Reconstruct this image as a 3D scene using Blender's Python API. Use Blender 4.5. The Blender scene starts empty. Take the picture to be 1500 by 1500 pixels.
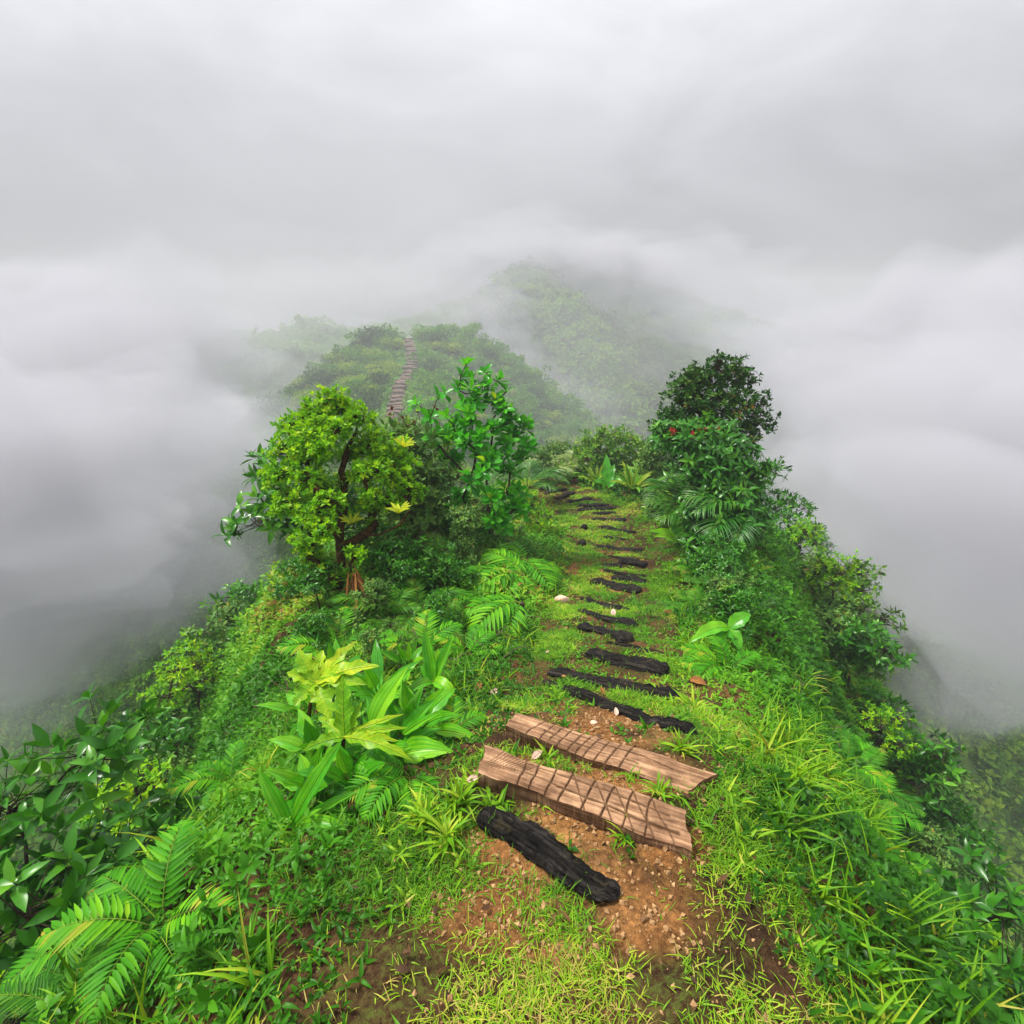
import bpy, bmesh, math
import numpy as np
from mathutils import Vector

rng = np.random.default_rng(11)
scene = bpy.context.scene
COL = scene.collection
R = math.radians

# ------------------------------------------------------------------ camera model
PITCH = R(22.46)
CP, SP = math.cos(PITCH), math.sin(PITCH)
FPX = 750.0


def ray(px, py):
    """world direction through a pixel of the 1500 px photograph (unit depth)"""
    u, v = (px - 750) / FPX, (750 - py) / FPX
    return np.array([u, CP + v * SP, -SP + v * CP])


def P(px, py, d):
    return ray(px, py) * d


def depth_of(p):
    return p[1] * CP - p[2] * SP


# ------------------------------------------------------------------ numpy noise
_perm = rng.permutation(256)
_val = rng.random(256)


def _h(ix, iy, iz):
    return _val[_perm[(_perm[(_perm[ix & 255] + iy) & 255] + iz) & 255]]


def noise3(x, y, z):
    x, y, z = np.broadcast_arrays(np.asarray(x, float), np.asarray(y, float), np.asarray(z, float))
    ix, iy, iz = np.floor(x).astype(int), np.floor(y).astype(int), np.floor(z).astype(int)
    fx, fy, fz = x - ix, y - iy, z - iz
    fx, fy, fz = [f * f * (3 - 2 * f) for f in (fx, fy, fz)]
    out = 0
    for a in (0, 1):
        for b in (0, 1):
            for c in (0, 1):
                w = (fx if a else 1 - fx) * (fy if b else 1 - fy) * (fz if c else 1 - fz)
                out = out + w * _h(ix + a, iy + b, iz + c)
    return out - 0.5


def fbm(x, y, z=0.0, octv=4):
    s, a = 0, 1.0
    for k in range(octv):
        s = s + a * noise3(np.asarray(x) * 2 ** k + 17.3 * k, np.asarray(y) * 2 ** k - 9.1 * k, np.asarray(z) * 2 ** k + 3.7 * k)
        a *= 0.5
    return s


# ------------------------------------------------------------------ terrain
PATH = np.array([  # x, y, z of the trail's centre line
    (0.12, -2.0, -1.38), (0.12, 0.4, -1.42), (0.20, 0.85, -1.50), (0.235, 1.2, -1.52), (0.38, 1.50, -1.62), (0.50, 1.95, -1.88), (0.61, 2.41, -2.13),
    (0.77, 3.6, -2.60), (1.05, 4.5, -2.93), (1.3, 5.4, -3.20), (1.64, 7.0, -3.50), (1.74, 8.0, -3.62), (1.6, 9.07, -3.72),
    (1.15, 10.2, -3.82), (0.81, 10.9, -3.90), (0.5, 11.8, -4.10)])
CPS = []
for x, y, z in PATH:
    for dx in (-0.45, 0, 0.45):
        CPS.append((x + dx, y, z))
CPS += [
    # left side of the near ridge
    (-1.0, 1.0, -1.6), (-2, 1, -2.9), (-4, 1, -7.0), (-0.35, 2.4, -2.12), (-1, 2.4, -2.2), (-1.5, 2.4, -2.5), (-2.2, 2.4, -3.4), (-4, 2.4, -7.2),
    (-0.4, 3.9, -2.62), (-1.5, 3.9, -2.6), (-2.1, 3.9, -2.75), (-3.2, 3.9, -4.4), (-6, 3.9, -9.0), (0, 5.6, -3.05), (-0.4, 5.6, -2.95), (-2, 5.6, -3.05),
    (-2.9, 5.6, -3.3), (-4.2, 5.6, -5.2), (-7, 5.6, -10), (0.5, 7.5, -3.5), (-1, 7.5, -3.6), (-3.4, 7.5, -4.2), (-6, 7.5, -8.0), (0.3, 9, -3.85), (-2, 9, -4.1), (-0.2, 11, -4.15), (-3, 11, -5.0),
    # right side
    (0.95, 1.2, -1.6), (1.5, 1.2, -2.1), (2.5, 1.2, -4.0), (4, 1.2, -7.5), (1.3, 2.4, -2.1), (2, 2.4, -2.6), (3, 2.4, -4.3), (5, 2.4, -8.2),
    (1.6, 3.6, -2.55), (2.2, 3.6, -2.6), (3.2, 3.6, -4.2), (5, 3.6, -7.4), (2.2, 5.4, -3.1), (2.9, 5.4, -3.0), (4, 5.4, -4.4), (6, 5.4, -7.4), (2.6, 7, -3.4), (3.6, 7, -3.1),
    (6, 7, -6.2), (2.5, 9, -3.65), (4, 9, -3.5), (7, 9, -7.0), (2, 11, -3.9), (4, 11, -3.9), (7, 11, -6.0), (0.3, 12.8, -4.35), (2, 12.8, -4.1),
    (5, 12.8, -4.5),
    # saddle
    (0, 16, -7.8), (4, 16, -8.8), (-5, 16, -9), (-3, 20, -9.4), (5, 20, -12), (-10, 20, -13), (-5.6, 24, -7.6),
    # behind and far to the sides
    (-3, -3, -4.2), (3, -3, -4.2), (0, -8, -1.6), (-15, 0, -26), (15, 0, -26), (-16, 10, -24), (16, 10, -24), (-20, 20, -26), (20, 20, -28),
    (-40, 0, -45), (40, 0, -45), (0, -40, -8), (-80, 20, -48), (80, 20, -48), (-40, 40, -24), (42, 42, -34),
    # behind the far ridge, valley floor
    (-8, 62, -9), (0, 62, -10), (10, 62, -18), (-20, 62, -17), (25, 66, -30), (0, 70, -17), (-14, 86, -24), (-30, 92, -30), (-14, 112, -20),
    (-14, 150, -16), (45, 70, -45),
]
for px, py, d in [
    # path on the far ridge
    (575, 605, 29), (585, 565, 34), (600, 540, 38), (605, 530, 42), (597, 503, 48),
    # its crest and flanks
    (530, 500, 47), (640, 491, 49), (690, 492, 50), (730, 512, 50), (770, 536, 50), (500, 535, 44), (470, 566, 42), (450, 594, 36), (520, 575, 36),
    (350, 650, 40), (200, 730, 40), (700, 546, 44), (760, 566, 46), (800, 586, 48), (850, 616, 50), (900, 646, 52), (720, 596, 38),
    (700, 645, 32), (800, 646, 40), (1000, 706, 52), (1200, 800, 55), (640, 560, 40), (560, 560, 38),
    # steep hill behind
    (722, 434, 86), (707, 460, 80), (762, 412, 90), (800, 405, 94), (850, 444, 94), (900, 494, 91), (950, 544, 88), (1000, 604, 85),
    (800, 474, 80), (850, 544, 76), (900, 604, 72), (760, 504, 78), (1000, 684, 75), (820, 392, 130), (770, 390, 130), (880, 424, 140),
    (800, 392, 175), (900, 410, 190), (745, 400, 125), (950, 470, 115),
    # dim shoulders far left and far right
    (452, 474, 105), (500, 500, 105), (405, 500, 108), (535, 508, 98), (440, 500, 85), (300, 500, 115), (150, 560, 120), (1054, 520, 120), (1040, 470, 140), (1130, 520, 130), (1300, 590, 130),
    (1054, 600, 105),
]:
    CPS.append(tuple(P(px, py, d)))
for a in range(0, 360, 30):
    CPS.append((330 * math.cos(R(a)), 120 + 330 * math.sin(R(a)), -50))
CPS = np.array(CPS)


def _fit(c):
    n = len(c)
    xy = c[:, :2]
    K = np.linalg.norm(xy[:, None] - xy[None], axis=2)
    A = np.zeros((n + 3, n + 3))
    A[:n, :n] = K + np.eye(n) * 0.01
    A[:n, n:] = np.c_[np.ones(n), xy]
    A[n:, :n] = A[:n, n:].T
    return np.linalg.solve(A, np.r_[c[:, 2], 0, 0, 0])


_W = _fit(CPS)


def base_h(x, y):
    x, y = np.asarray(x, float), np.asarray(y, float)
    sh = x.shape
    x, y = x.ravel(), y.ravel()
    out = np.empty_like(x)
    n = len(CPS)
    for s in range(0, len(x), 20000):
        q = np.c_[x[s:s + 20000], y[s:s + 20000]]
        D = np.sqrt(((q[:, None] - CPS[None, :, :2]) ** 2).sum(2))
        out[s:s + 20000] = D @ _W[:n] + _W[n] + q @ _W[n + 1:]
    return out.reshape(sh)


def path_x(y):
    return np.interp(y, PATH[:, 1], PATH[:, 0])


def off_path(x, y):
    """0 on the trail, growing to 1 away from it"""
    half = np.interp(y, [0, 1.2, 2.5, 4, 6, 9, 12], [0.42, 0.42, 0.45, 0.5, 0.6, 0.75, 0.6])
    return np.clip((np.abs(np.asarray(x) - path_x(y)) - half) / 0.45, 0, 1)


def hgt(x, y):
    x, y = np.asarray(x, float), np.asarray(y, float)
    h = base_h(x, y)
    o = off_path(x, y)
    near = np.clip((16 - y) / 4, 0, 1)
    h = h + near * (0.05 + 0.10 * o) * fbm(x * 1.7, y * 1.7, 0.3, 3)
    h = h + near * 0.028 * fbm(x * 7, y * 7, 2.2, 3) + np.clip((3 - y) / 1.5, 0, 1) * near * 0.016 * fbm(x * 26, y * 26, 7.2, 3)
    far = np.clip((y - 18) / 10, 0, 1)
    h = h + far * 0.7 * fbm(x * 0.4, y * 0.4, 5.1, 3) * np.clip(np.abs(x + 7.5) / 3, 0.15, 1)
    h = h + np.clip((y - 62) / 20, 0, 1) * 4.0 * fbm(x * 0.09, y * 0.09, 8.1, 4)
    return h


def G(px, py, dmin=0.6, dmax=60.0):
    """where the ray through a pixel of the photograph meets the ground"""
    d = np.geomspace(dmin, dmax, 500)
    r = ray(px, py)
    pts = d[:, None] * r
    below = pts[:, 2] < hgt(pts[:, 0], pts[:, 1])
    k = int(np.argmax(below)) if below.any() else len(d) - 1
    d2 = np.linspace(d[max(k - 1, 0)], d[k], 40)
    pts = d2[:, None] * r
    below = pts[:, 2] < hgt(pts[:, 0], pts[:, 1])
    k = int(np.argmax(below)) if below.any() else 39
    return pts[k]


def GX(x, y):
    return np.array([x, y, float(hgt(np.array([x]), np.array([y]))[0])])


# ------------------------------------------------------------------ mesh builder
def nrm(v):
    v = np.asarray(v, float)
    return v / np.maximum(np.linalg.norm(v, axis=-1, keepdims=True), 1e-9)


class MB:
    def __init__(self):
        self.v, self.q, self.t = [], [], []
        self.qm, self.tm, self.qv, self.tv = [], [], [], []
        self.n = 0

    def add(self, V, F, mat=0, var=0.5):
        V, F = np.asarray(V, float), np.asarray(F, int)
        self.v.append(V)
        F = F + self.n
        self.n += len(V)
        var = np.broadcast_to(np.asarray(var, float), (len(F),))
        if F.shape[1] == 4:
            self.q.append(F); self.qm.append(np.full(len(F), mat)); self.qv.append(var)
        else:
            self.t.append(F); self.tm.append(np.full(len(F), mat)); self.tv.append(var)

    def inst(self, T, O, X, Y, Z, sx, sy, sz, mat=0, var=None):
        """many copies of the template T = (verts, quads)"""
        V, F = T
        N = len(O)
        if N == 0:
            return
        if var is None:
            var = rng.random(N)
        sx, sy, sz = [np.broadcast_to(np.asarray(s, float), (N,))[:, None, None] for s in (sx, sy, sz)]
        W = O[:, None, :] + V[None, :, 0:1] * sx * X[:, None] + V[None, :, 1:2] * sy * Y[:, None] + V[None, :, 2:3] * sz * Z[:, None]
        FF = F[None] + (np.arange(N) * len(V))[:, None, None]
        self.add(W.reshape(-1, 3), FF.reshape(-1, F.shape[1]), mat, np.repeat(np.broadcast_to(var, (N,)), len(F)))

    def tube(self, pts, rad, sides=6, mat=0, var=0.5, rough=0.0, cap=True):
        pts = np.asarray(pts, float)
        rad = np.broadcast_to(np.asarray(rad, float), (len(pts),))
        T = nrm(np.gradient(pts, axis=0))
        ref = np.array([0.31, 0.17, 0.93]) if abs(T[0, 2]) < 0.9 else np.array([1.0, 0.1, 0.0])
        X = nrm(np.cross(T, ref)); Y = np.cross(X, T)
        a = np.linspace(0, 2 * np.pi, sides, endpoint=False)
        rr = rad[:, None] * (1 + (rough * rng.standard_normal((len(pts), sides)) if rough else 0))
        V = pts[:, None] + rr[..., None] * (np.cos(a)[None, :, None] * X[:, None] + np.sin(a)[None, :, None] * Y[:, None])
        m = len(pts)
        i = np.arange(m - 1)[:, None] * sides
        j = np.arange(sides)[None]
        F = np.stack([i + j, i + (j + 1) % sides, i + sides + (j + 1) % sides, i + sides + j], -1).reshape(-1, 4)
        self.add(V.reshape(-1, 3), F, mat, var)
        if cap:
            for k, sgn in ((0, 1), (m - 1, -1)):
                c = np.r_[V[k], pts[k][None]]
                jj = np.arange(sides)
                tri = np.stack([np.full(sides, sides), (jj + 1) % sides, jj], -1)
                self.add(c, tri if sgn > 0 else tri[:, ::-1], mat, var)

    def mesh(self, name, mats, smooth=True):
        V = np.concatenate(self.v)
        nq = sum(map(len, self.q)); nt = sum(map(len, self.t))
        loops, starts, totals, mi, var = [], [], [], [], []
        if nq:
            loops.append(np.concatenate(self.q).ravel()); mi.append(np.concatenate(self.qm)); var.append(np.concatenate(self.qv))
        if nt:
            loops.append(np.concatenate(self.t).ravel()); mi.append(np.concatenate(self.tm)); var.append(np.concatenate(self.tv))
        loops = np.concatenate(loops)
        totals = np.r_[np.full(nq, 4), np.full(nt, 3)]
        starts = np.r_[0, np.cumsum(totals)[:-1]]
        me = bpy.data.meshes.new(name)
        me.vertices.add(len(V)); me.vertices.foreach_set("co", V.astype(np.float32).ravel())
        me.loops.add(len(loops)); me.loops.foreach_set("vertex_index", loops.astype(np.int32))
        me.polygons.add(nq + nt)
        me.polygons.foreach_set("loop_start", starts.astype(np.int32))
        me.polygons.foreach_set("material_index", np.concatenate(mi).astype(np.int32))
        me.polygons.foreach_set("use_smooth", np.full(nq + nt, smooth))
        me.update(calc_edges=True)
        at = me.attributes.new("var", 'FLOAT', 'FACE')
        at.data.foreach_set("value", np.concatenate(var).astype(np.float32))
        for m in (mats if isinstance(mats, (list, tuple)) else [mats]):
            me.materials.append(m)
        return me

    def build(self, name, mats, parent=None, loc=None, smooth=True):
        """loc: the object's origin; the vertices were given in world space"""
        if loc is not None:
            self.v = [v - np.asarray(loc) for v in self.v]
        o = bpy.data.objects.new(name, self.mesh(name, mats, smooth))
        COL.objects.link(o)
        if loc is not None:
            o.location = loc
        if parent is not None:
            o.parent = parent
        return o


def tag(o, label=None, cat=None, group=None, kind=None):
    if label: o["label"] = label
    if cat: o["category"] = cat
    if group: o["group"] = group
    if kind: o["kind"] = kind
    return o


def empty(name, loc, label, cat, group=None):
    o = bpy.data.objects.new(name, None)
    o.empty_display_size = 0.1
    COL.objects.link(o)
    o.location = loc
    return tag(o, label, cat, group)


def dup(root, loc, rotz=0.0, scale=1.0, label=None, group=None, tilt=(0, 0)):
    r = root.copy()
    COL.objects.link(r)
    r.location = loc
    r.rotation_euler = (tilt[0], tilt[1], rotz)
    r.scale = (scale, scale, scale)
    if label: r["label"] = label
    if group: r["group"] = group
    for ch in root.children:
        c = ch.copy(); COL.objects.link(c); c.parent = r
        for g in ch.children:
            d = g.copy(); COL.objects.link(d); d.parent = c
    return r


# ------------------------------------------------------------------ materials
def new_mat(name):
    m = bpy.data.materials.new(name)
    m.use_nodes = True
    nt = m.node_tree
    b = nt.nodes["Principled BSDF"]
    b.inputs["Specular IOR Level"].default_value = 0.08
    return m, nt, b, nt.nodes["Material Output"]


def ramp(nt, stops, fac=None, interp='LINEAR'):
    r = nt.nodes.new("ShaderNodeValToRGB")
    r.color_ramp.interpolation = interp
    el = r.color_ramp.elements
    while len(el) > 2:
        el.remove(el[-1])
    for i, (p, c) in enumerate(stops):
        e = el[i] if i < 2 else el.new(p)
        e.position = p
        e.color = (*c, 1)
    if fac is not None:
        nt.links.new(fac, r.inputs[0])
    return r


def noise_node(nt, scale, detail=4, rough=0.55, coord=None, dist=0.0):
    n = nt.nodes.new("ShaderNodeTexNoise")
    n.inputs["Scale"].default_value = scale
    n.inputs["Detail"].default_value = detail
    n.inputs["Roughness"].default_value = rough
    n.inputs["Distortion"].default_value = dist
    if coord is not None:
        nt.links.new(coord, n.inputs["Vector"])
    return n


def pos_coord(nt):
    return nt.nodes.new("ShaderNodeNewGeometry").outputs["Position"]


def obj_coord(nt):
    return nt.nodes.new("ShaderNodeTexCoord").outputs["Object"]


def leaf_mat(name, stops, rough=0.42, trans=0.35, spots=0.0, tint=(1.25, 1.1, 0.6)):
    """stops: colour ramp over the random number of each leaf"""
    m, nt, b, out = new_mat(name)
    a = nt.nodes.new("ShaderNodeAttribute"); a.attribute_name = "var"
    cr = ramp(nt, stops, a.outputs["Fac"])
    col = cr.outputs[0]
    n = noise_node(nt, 9.0, 3, coord=pos_coord(nt))
    mul = nt.nodes.new("ShaderNodeMix"); mul.data_type = 'RGBA'; mul.blend_type = 'MULTIPLY'
    mul.inputs[0].default_value = 0.6
    g = ramp(nt, [(0.3, (0.62, 0.66, 0.6)), (0.7, (1.25, 1.2, 1.1))], n.outputs[0])
    nt.links.new(col, mul.inputs[6]); nt.links.new(g.outputs[0], mul.inputs[7])
    col = mul.outputs[2]
    if spots:
        n2 = noise_node(nt, 60.0, 2, coord=pos_coord(nt))
        s = ramp(nt, [(0.66, (0, 0, 0)), (0.72, (1, 1, 1))], n2.outputs[0])
        mx = nt.nodes.new("ShaderNodeMix"); mx.data_type = 'RGBA'
        mm = nt.nodes.new("ShaderNodeMath"); mm.operation = 'MULTIPLY'; mm.inputs[1].default_value = spots
        nt.links.new(s.outputs[0], mm.inputs[0]); nt.links.new(mm.outputs[0], mx.inputs[0])
        nt.links.new(col, mx.inputs[6]); mx.inputs[7].default_value = (0.10, 0.06, 0.015, 1)
        col = mx.outputs[2]
    nt.links.new(col, b.inputs["Base Color"])
    b.inputs["Roughness"].default_value = rough
    b.inputs["Specular IOR Level"].default_value = 0.28 if rough < 0.36 else 0.13
    if trans > 0:
        t = nt.nodes.new("ShaderNodeBsdfTranslucent")
        tm = nt.nodes.new("ShaderNodeMix"); tm.data_type = 'RGBA'; tm.blend_type = 'MULTIPLY'
        tm.inputs[0].default_value = 1.0
        nt.links.new(col, tm.inputs[6]); tm.inputs[7].default_value = (*tint, 1)
        nt.links.new(tm.outputs[2], t.inputs["Color"])
        ms = nt.nodes.new("ShaderNodeMixShader"); ms.inputs[0].default_value = trans
        nt.links.new(b.outputs[0], ms.inputs[1]); nt.links.new(t.outputs[0], ms.inputs[2])
        nt.links.new(ms.outputs[0], out.inputs["Surface"])
    return m


def bark_mat(name, c1, c2, c3, scale=14.0, bump=0.6):
    m, nt, b, out = new_mat(name)
    co = pos_coord(nt)
    n = noise_node(nt, scale, 6, 0.65, co)
    cr = ramp(nt, [(0.3, c1), (0.52, c2), (0.72, c3)], n.outputs[0])
    nt.links.new(cr.outputs[0], b.inputs["Base Color"])
    b.inputs["Roughness"].default_value = 0.85
    n2 = noise_node(nt, scale * 5, 5, 0.7, co)
    bp = nt.nodes.new("ShaderNodeBump"); bp.inputs["Strength"].default_value = bump; bp.inputs["Distance"].default_value = 0.02
    nt.links.new(n2.outputs[0], bp.inputs["Height"]); nt.links.new(bp.outputs[0], b.inputs["Normal"])
    return m


M = {}
M['tree_leaf'] = leaf_mat("small_tree_leaf", [(0.0, (0.05, 0.20, 0.005)), (0.35, (0.13, 0.38, 0.008)), (0.75, (0.27, 0.54, 0.010)), (1.0, (0.50, 0.60, 0.012))], 0.4, 0.45)
M['shrub_leaf'] = leaf_mat("glossy_shrub_leaf", [(0.0, (0.022, 0.18, 0.008)), (0.5, (0.045, 0.34, 0.010)), (0.9, (0.11, 0.47, 0.015)), (1.0, (0.34, 0.46, 0.02))], 0.3, 0.42, tint=(1.5, 1.1, 0.6))
M['dark_leaf'] = leaf_mat("dark_tree_leaf", [(0.0, (0.012, 0.05, 0.008)), (0.5, (0.025, 0.095, 0.012)), (0.9, (0.07, 0.15, 0.012)), (1.0, (0.34, 0.09, 0.03))], 0.4, 0.2)
M['red_bush_leaf'] = leaf_mat("drooping_bush_leaf", [(0.0, (0.015, 0.085, 0.006)), (0.6, (0.04, 0.19, 0.010)), (1.0, (0.12, 0.32, 0.015))], 0.3, 0.3)
M['grey_leaf'] = leaf_mat("grey_shrub_leaf", [(0.0, (0.03, 0.09, 0.015)), (0.5, (0.08, 0.19, 0.035)), (0.9, (0.17, 0.30, 0.05)), (1.0, (0.32, 0.24, 0.05))], 0.45, 0.25)
M['crest_leaf'] = leaf_mat("crest_shrub_leaf", [(0.0, (0.03, 0.10, 0.01)), (0.5, (0.09, 0.25, 0.02)), (0.92, (0.22, 0.38, 0.03)), (1.0, (0.45, 0.16, 0.05))], 0.42, 0.3)
M['fern'] = leaf_mat("fern_leaflet", [(0.0, (0.022, 0.13, 0.004)), (0.5, (0.06, 0.28, 0.006)), (0.88, (0.16, 0.42, 0.008)), (1.0, (0.36, 0.34, 0.03))], 0.5, 0.38)
M['dark_fern'] = leaf_mat("dark_fern_leaflet", [(0.0, (0.014, 0.075, 0.004)), (0.5, (0.032, 0.16, 0.006)), (0.93, (0.09, 0.25, 0.010)), (1.0, (0.20, 0.17, 0.03))], 0.5, 0.3)
M['pale_fern'] = leaf_mat("pale_fern_leaflet", [(0.0, (0.10, 0.26, 0.03)), (0.6, (0.22, 0.42, 0.07)), (1.0, (0.40, 0.46, 0.10))], 0.45, 0.3)
M['palm'] = leaf_mat("palm_leaflet", [(0.0, (0.012, 0.07, 0.008)), (0.6, (0.03, 0.15, 0.015)), (1.0, (0.11, 0.24, 0.04))], 0.3, 0.25)
M['pale_palm'] = leaf_mat("pale_palm_leaflet", [(0.0, (0.09, 0.18, 0.04)), (0.6, (0.20, 0.30, 0.08)), (1.0, (0.36, 0.42, 0.16))], 0.35, 0.3)
M['broad'] = leaf_mat("pleated_broad_leaf", [(0.0, (0.03, 0.20, 0.008)), (0.5, (0.07, 0.34, 0.010)), (1.0, (0.22, 0.50, 0.012))], 0.3, 0.35)
M['lobed'] = leaf_mat("yellow_lobed_leaf", [(0.0, (0.08, 0.26, 0.008)), (0.5, (0.24, 0.42, 0.012)), (1.0, (0.52, 0.56, 0.03))], 0.36, 0.35, spots=0.8)
M['rosette'] = leaf_mat("rosette_leaf", [(0.0, (0.05, 0.18, 0.010)), (0.6, (0.13, 0.33, 0.02)), (1.0, (0.36, 0.42, 0.03))], 0.35, 0.35)
M['dead'] = leaf_mat("dead_leaf", [(0.0, (0.06, 0.024, 0.010)), (0.5, (0.18, 0.07, 0.018)), (1.0, (0.42, 0.20, 0.06))], 0.6, 0.2)
M['grass'] = leaf_mat("grass_blade", [(0.0, (0.035, 0.12, 0.005)), (0.4, (0.09, 0.25, 0.007)), (0.75, (0.20, 0.38, 0.012)), (0.9, (0.34, 0.42, 0.03)), (1.0, (0.42, 0.33, 0.10))], 0.45, 0.3)
M['herb'] = leaf_mat("herb_leaf", [(0.0, (0.012, 0.06, 0.004)), (0.45, (0.045, 0.19, 0.006)), (0.8, (0.13, 0.34, 0.012)), (0.93, (0.28, 0.42, 0.02)), (1.0, (0.28, 0.15, 0.04))], 0.4, 0.3)
M['ridge_leaf'] = leaf_mat("ridge_bush_leaf", [(0.0, (0.03, 0.12, 0.008)), (0.5, (0.08, 0.25, 0.012)), (0.9, (0.19, 0.36, 0.02)), (1.0, (0.34, 0.30, 0.05))], 0.5, 0.3)
M['ridge_leaf_yellow'] = leaf_mat("yellow_ridge_bush_leaf", [(0.0, (0.08, 0.18, 0.008)), (0.5, (0.20, 0.34, 0.015)), (0.9, (0.36, 0.44, 0.025)), (1.0, (0.38, 0.27, 0.05))], 0.5, 0.3)
M['ridge_leaf_dark'] = leaf_mat("dark_ridge_tree_leaf", [(0.0, (0.012, 0.05, 0.010)), (0.5, (0.03, 0.09, 0.015)), (1.0, (0.07, 0.15, 0.025))], 0.5, 0.25)
M['hill_leaf'] = leaf_mat("hill_forest_leaf", [(0.0, (0.03, 0.12, 0.008)), (0.45, (0.11, 0.27, 0.014)), (0.85, (0.26, 0.42, 0.025)), (1.0, (0.38, 0.36, 0.06))], 0.5, 0.35)
M['flower'] = leaf_mat("red_flower", [(0.0, (0.35, 0.02, 0.02)), (1.0, (0.62, 0.07, 0.06))], 0.5, 0.25)
M['seed'] = leaf_mat("rust_seed_head", [(0.0, (0.10, 0.02, 0.015)), (1.0, (0.30, 0.09, 0.05))], 0.6, 0.1)
M['bark'] = bark_mat("dark_bark", (0.012, 0.009, 0.006), (0.045, 0.032, 0.02), (0.11, 0.085, 0.06))
M['moss_bark'] = bark_mat("mossy_bark", (0.012, 0.008, 0.004), (0.06, 0.032, 0.008), (0.14, 0.085, 0.015), 18, 1.0)
M['stem'] = bark_mat("green_stem", (0.05, 0.10, 0.012), (0.12, 0.20, 0.02), (0.22, 0.26, 0.04), 30, 0.1)
M['twig'] = bark_mat("grey_twig", (0.05, 0.035, 0.02), (0.12, 0.085, 0.055), (0.24, 0.18, 0.13), 20, 0.3)


def log_mat():
    m, nt, b, out = new_mat("charred_log")
    co = obj_coord(nt)
    mp = nt.nodes.new("ShaderNodeMapping"); mp.inputs["Scale"].default_value = (4, 60, 60)
    nt.links.new(co, mp.inputs[0])
    n = noise_node(nt, 1.0, 6, 0.7, mp.outputs[0], 0.6)
    cr = ramp(nt, [(0.36, (0.002, 0.002, 0.002)), (0.5, (0.009, 0.008, 0.0072)), (0.62, (0.034, 0.029, 0.025)), (0.78, (0.14, 0.115, 0.095))], n.outputs[0])
    nm = noise_node(nt, 16, 4, 0.7, pos_coord(nt))
    mk = ramp(nt, [(0.58, (0, 0, 0)), (0.68, (0.75, 0.75, 0.75))], nm.outputs[0])
    mo = nt.nodes.new("ShaderNodeMix"); mo.data_type = 'RGBA'
    nt.links.new(mk.outputs[0], mo.inputs[0]); nt.links.new(cr.outputs[0], mo.inputs[6]); mo.inputs[7].default_value = (0.045, 0.036, 0.016, 1)
    nt.links.new(mo.outputs[2], b.inputs["Base Color"])
    b.inputs["Roughness"].default_value = 0.6
    b.inputs["Specular IOR Level"].default_value = 0.07
    n2 = noise_node(nt, 90, 5, 0.75, co)
    ad = nt.nodes.new("ShaderNodeMath"); ad.operation = 'ADD'
    nt.links.new(n.outputs[0], ad.inputs[0]); nt.links.new(n2.outputs[0], ad.inputs[1])
    bp = nt.nodes.new("ShaderNodeBump"); bp.inputs["Strength"].default_value = 0.9; bp.inputs["Distance"].default_value = 0.012
    nt.links.new(ad.outputs[0], bp.inputs["Height"]); nt.links.new(bp.outputs[0], b.inputs["Normal"])
    return m


def plank_mat():
    m, nt, b, out = new_mat("weathered_plank_wood")
    co = obj_coord(nt)
    mp = nt.nodes.new("ShaderNodeMapping"); mp.inputs["Scale"].default_value = (3.0, 45, 45)
    nt.links.new(co, mp.inputs[0])
    n = noise_node(nt, 1.0, 6, 0.65, mp.outputs[0], 0.8)
    cr = ramp(nt, [(0.28, (0.06, 0.030, 0.015)), (0.42, (0.18, 0.10, 0.055)), (0.56, (0.33, 0.20, 0.115)), (0.78, (0.52, 0.35, 0.22))], n.outputs[0])
    n2 = noise_node(nt, 9.0, 6, 0.7, co)
    mul = nt.nodes.new("ShaderNodeMix"); mul.data_type = 'RGBA'; mul.blend_type = 'MULTIPLY'; mul.inputs[0].default_value = 0.9
    g = ramp(nt, [(0.35, (0.42, 0.38, 0.36)), (0.62, (1.15, 1.12, 1.08))], n2.outputs[0])
    nt.links.new(cr.outputs[0], mul.inputs[6]); nt.links.new(g.outputs[0], mul.inputs[7])
    a = nt.nodes.new("ShaderNodeAttribute"); a.attribute_name = "dirt"
    mx = nt.nodes.new("ShaderNodeMix"); mx.data_type = 'RGBA'
    nt.links.new(a.outputs["Fac"], mx.inputs[0]); nt.links.new(mul.outputs[2], mx.inputs[6]); mx.inputs[7].default_value = (0.07, 0.036, 0.016, 1)
    nt.links.new(mx.outputs[2], b.inputs["Base Color"])
    b.inputs["Roughness"].default_value = 0.7
    bp = nt.nodes.new("ShaderNodeBump"); bp.inputs["Strength"].default_value = 0.7; bp.inputs["Distance"].default_value = 0.006
    nt.links.new(n.outputs[0], bp.inputs["Height"]); nt.links.new(bp.outputs[0], b.inputs["Normal"])
    return m


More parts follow.
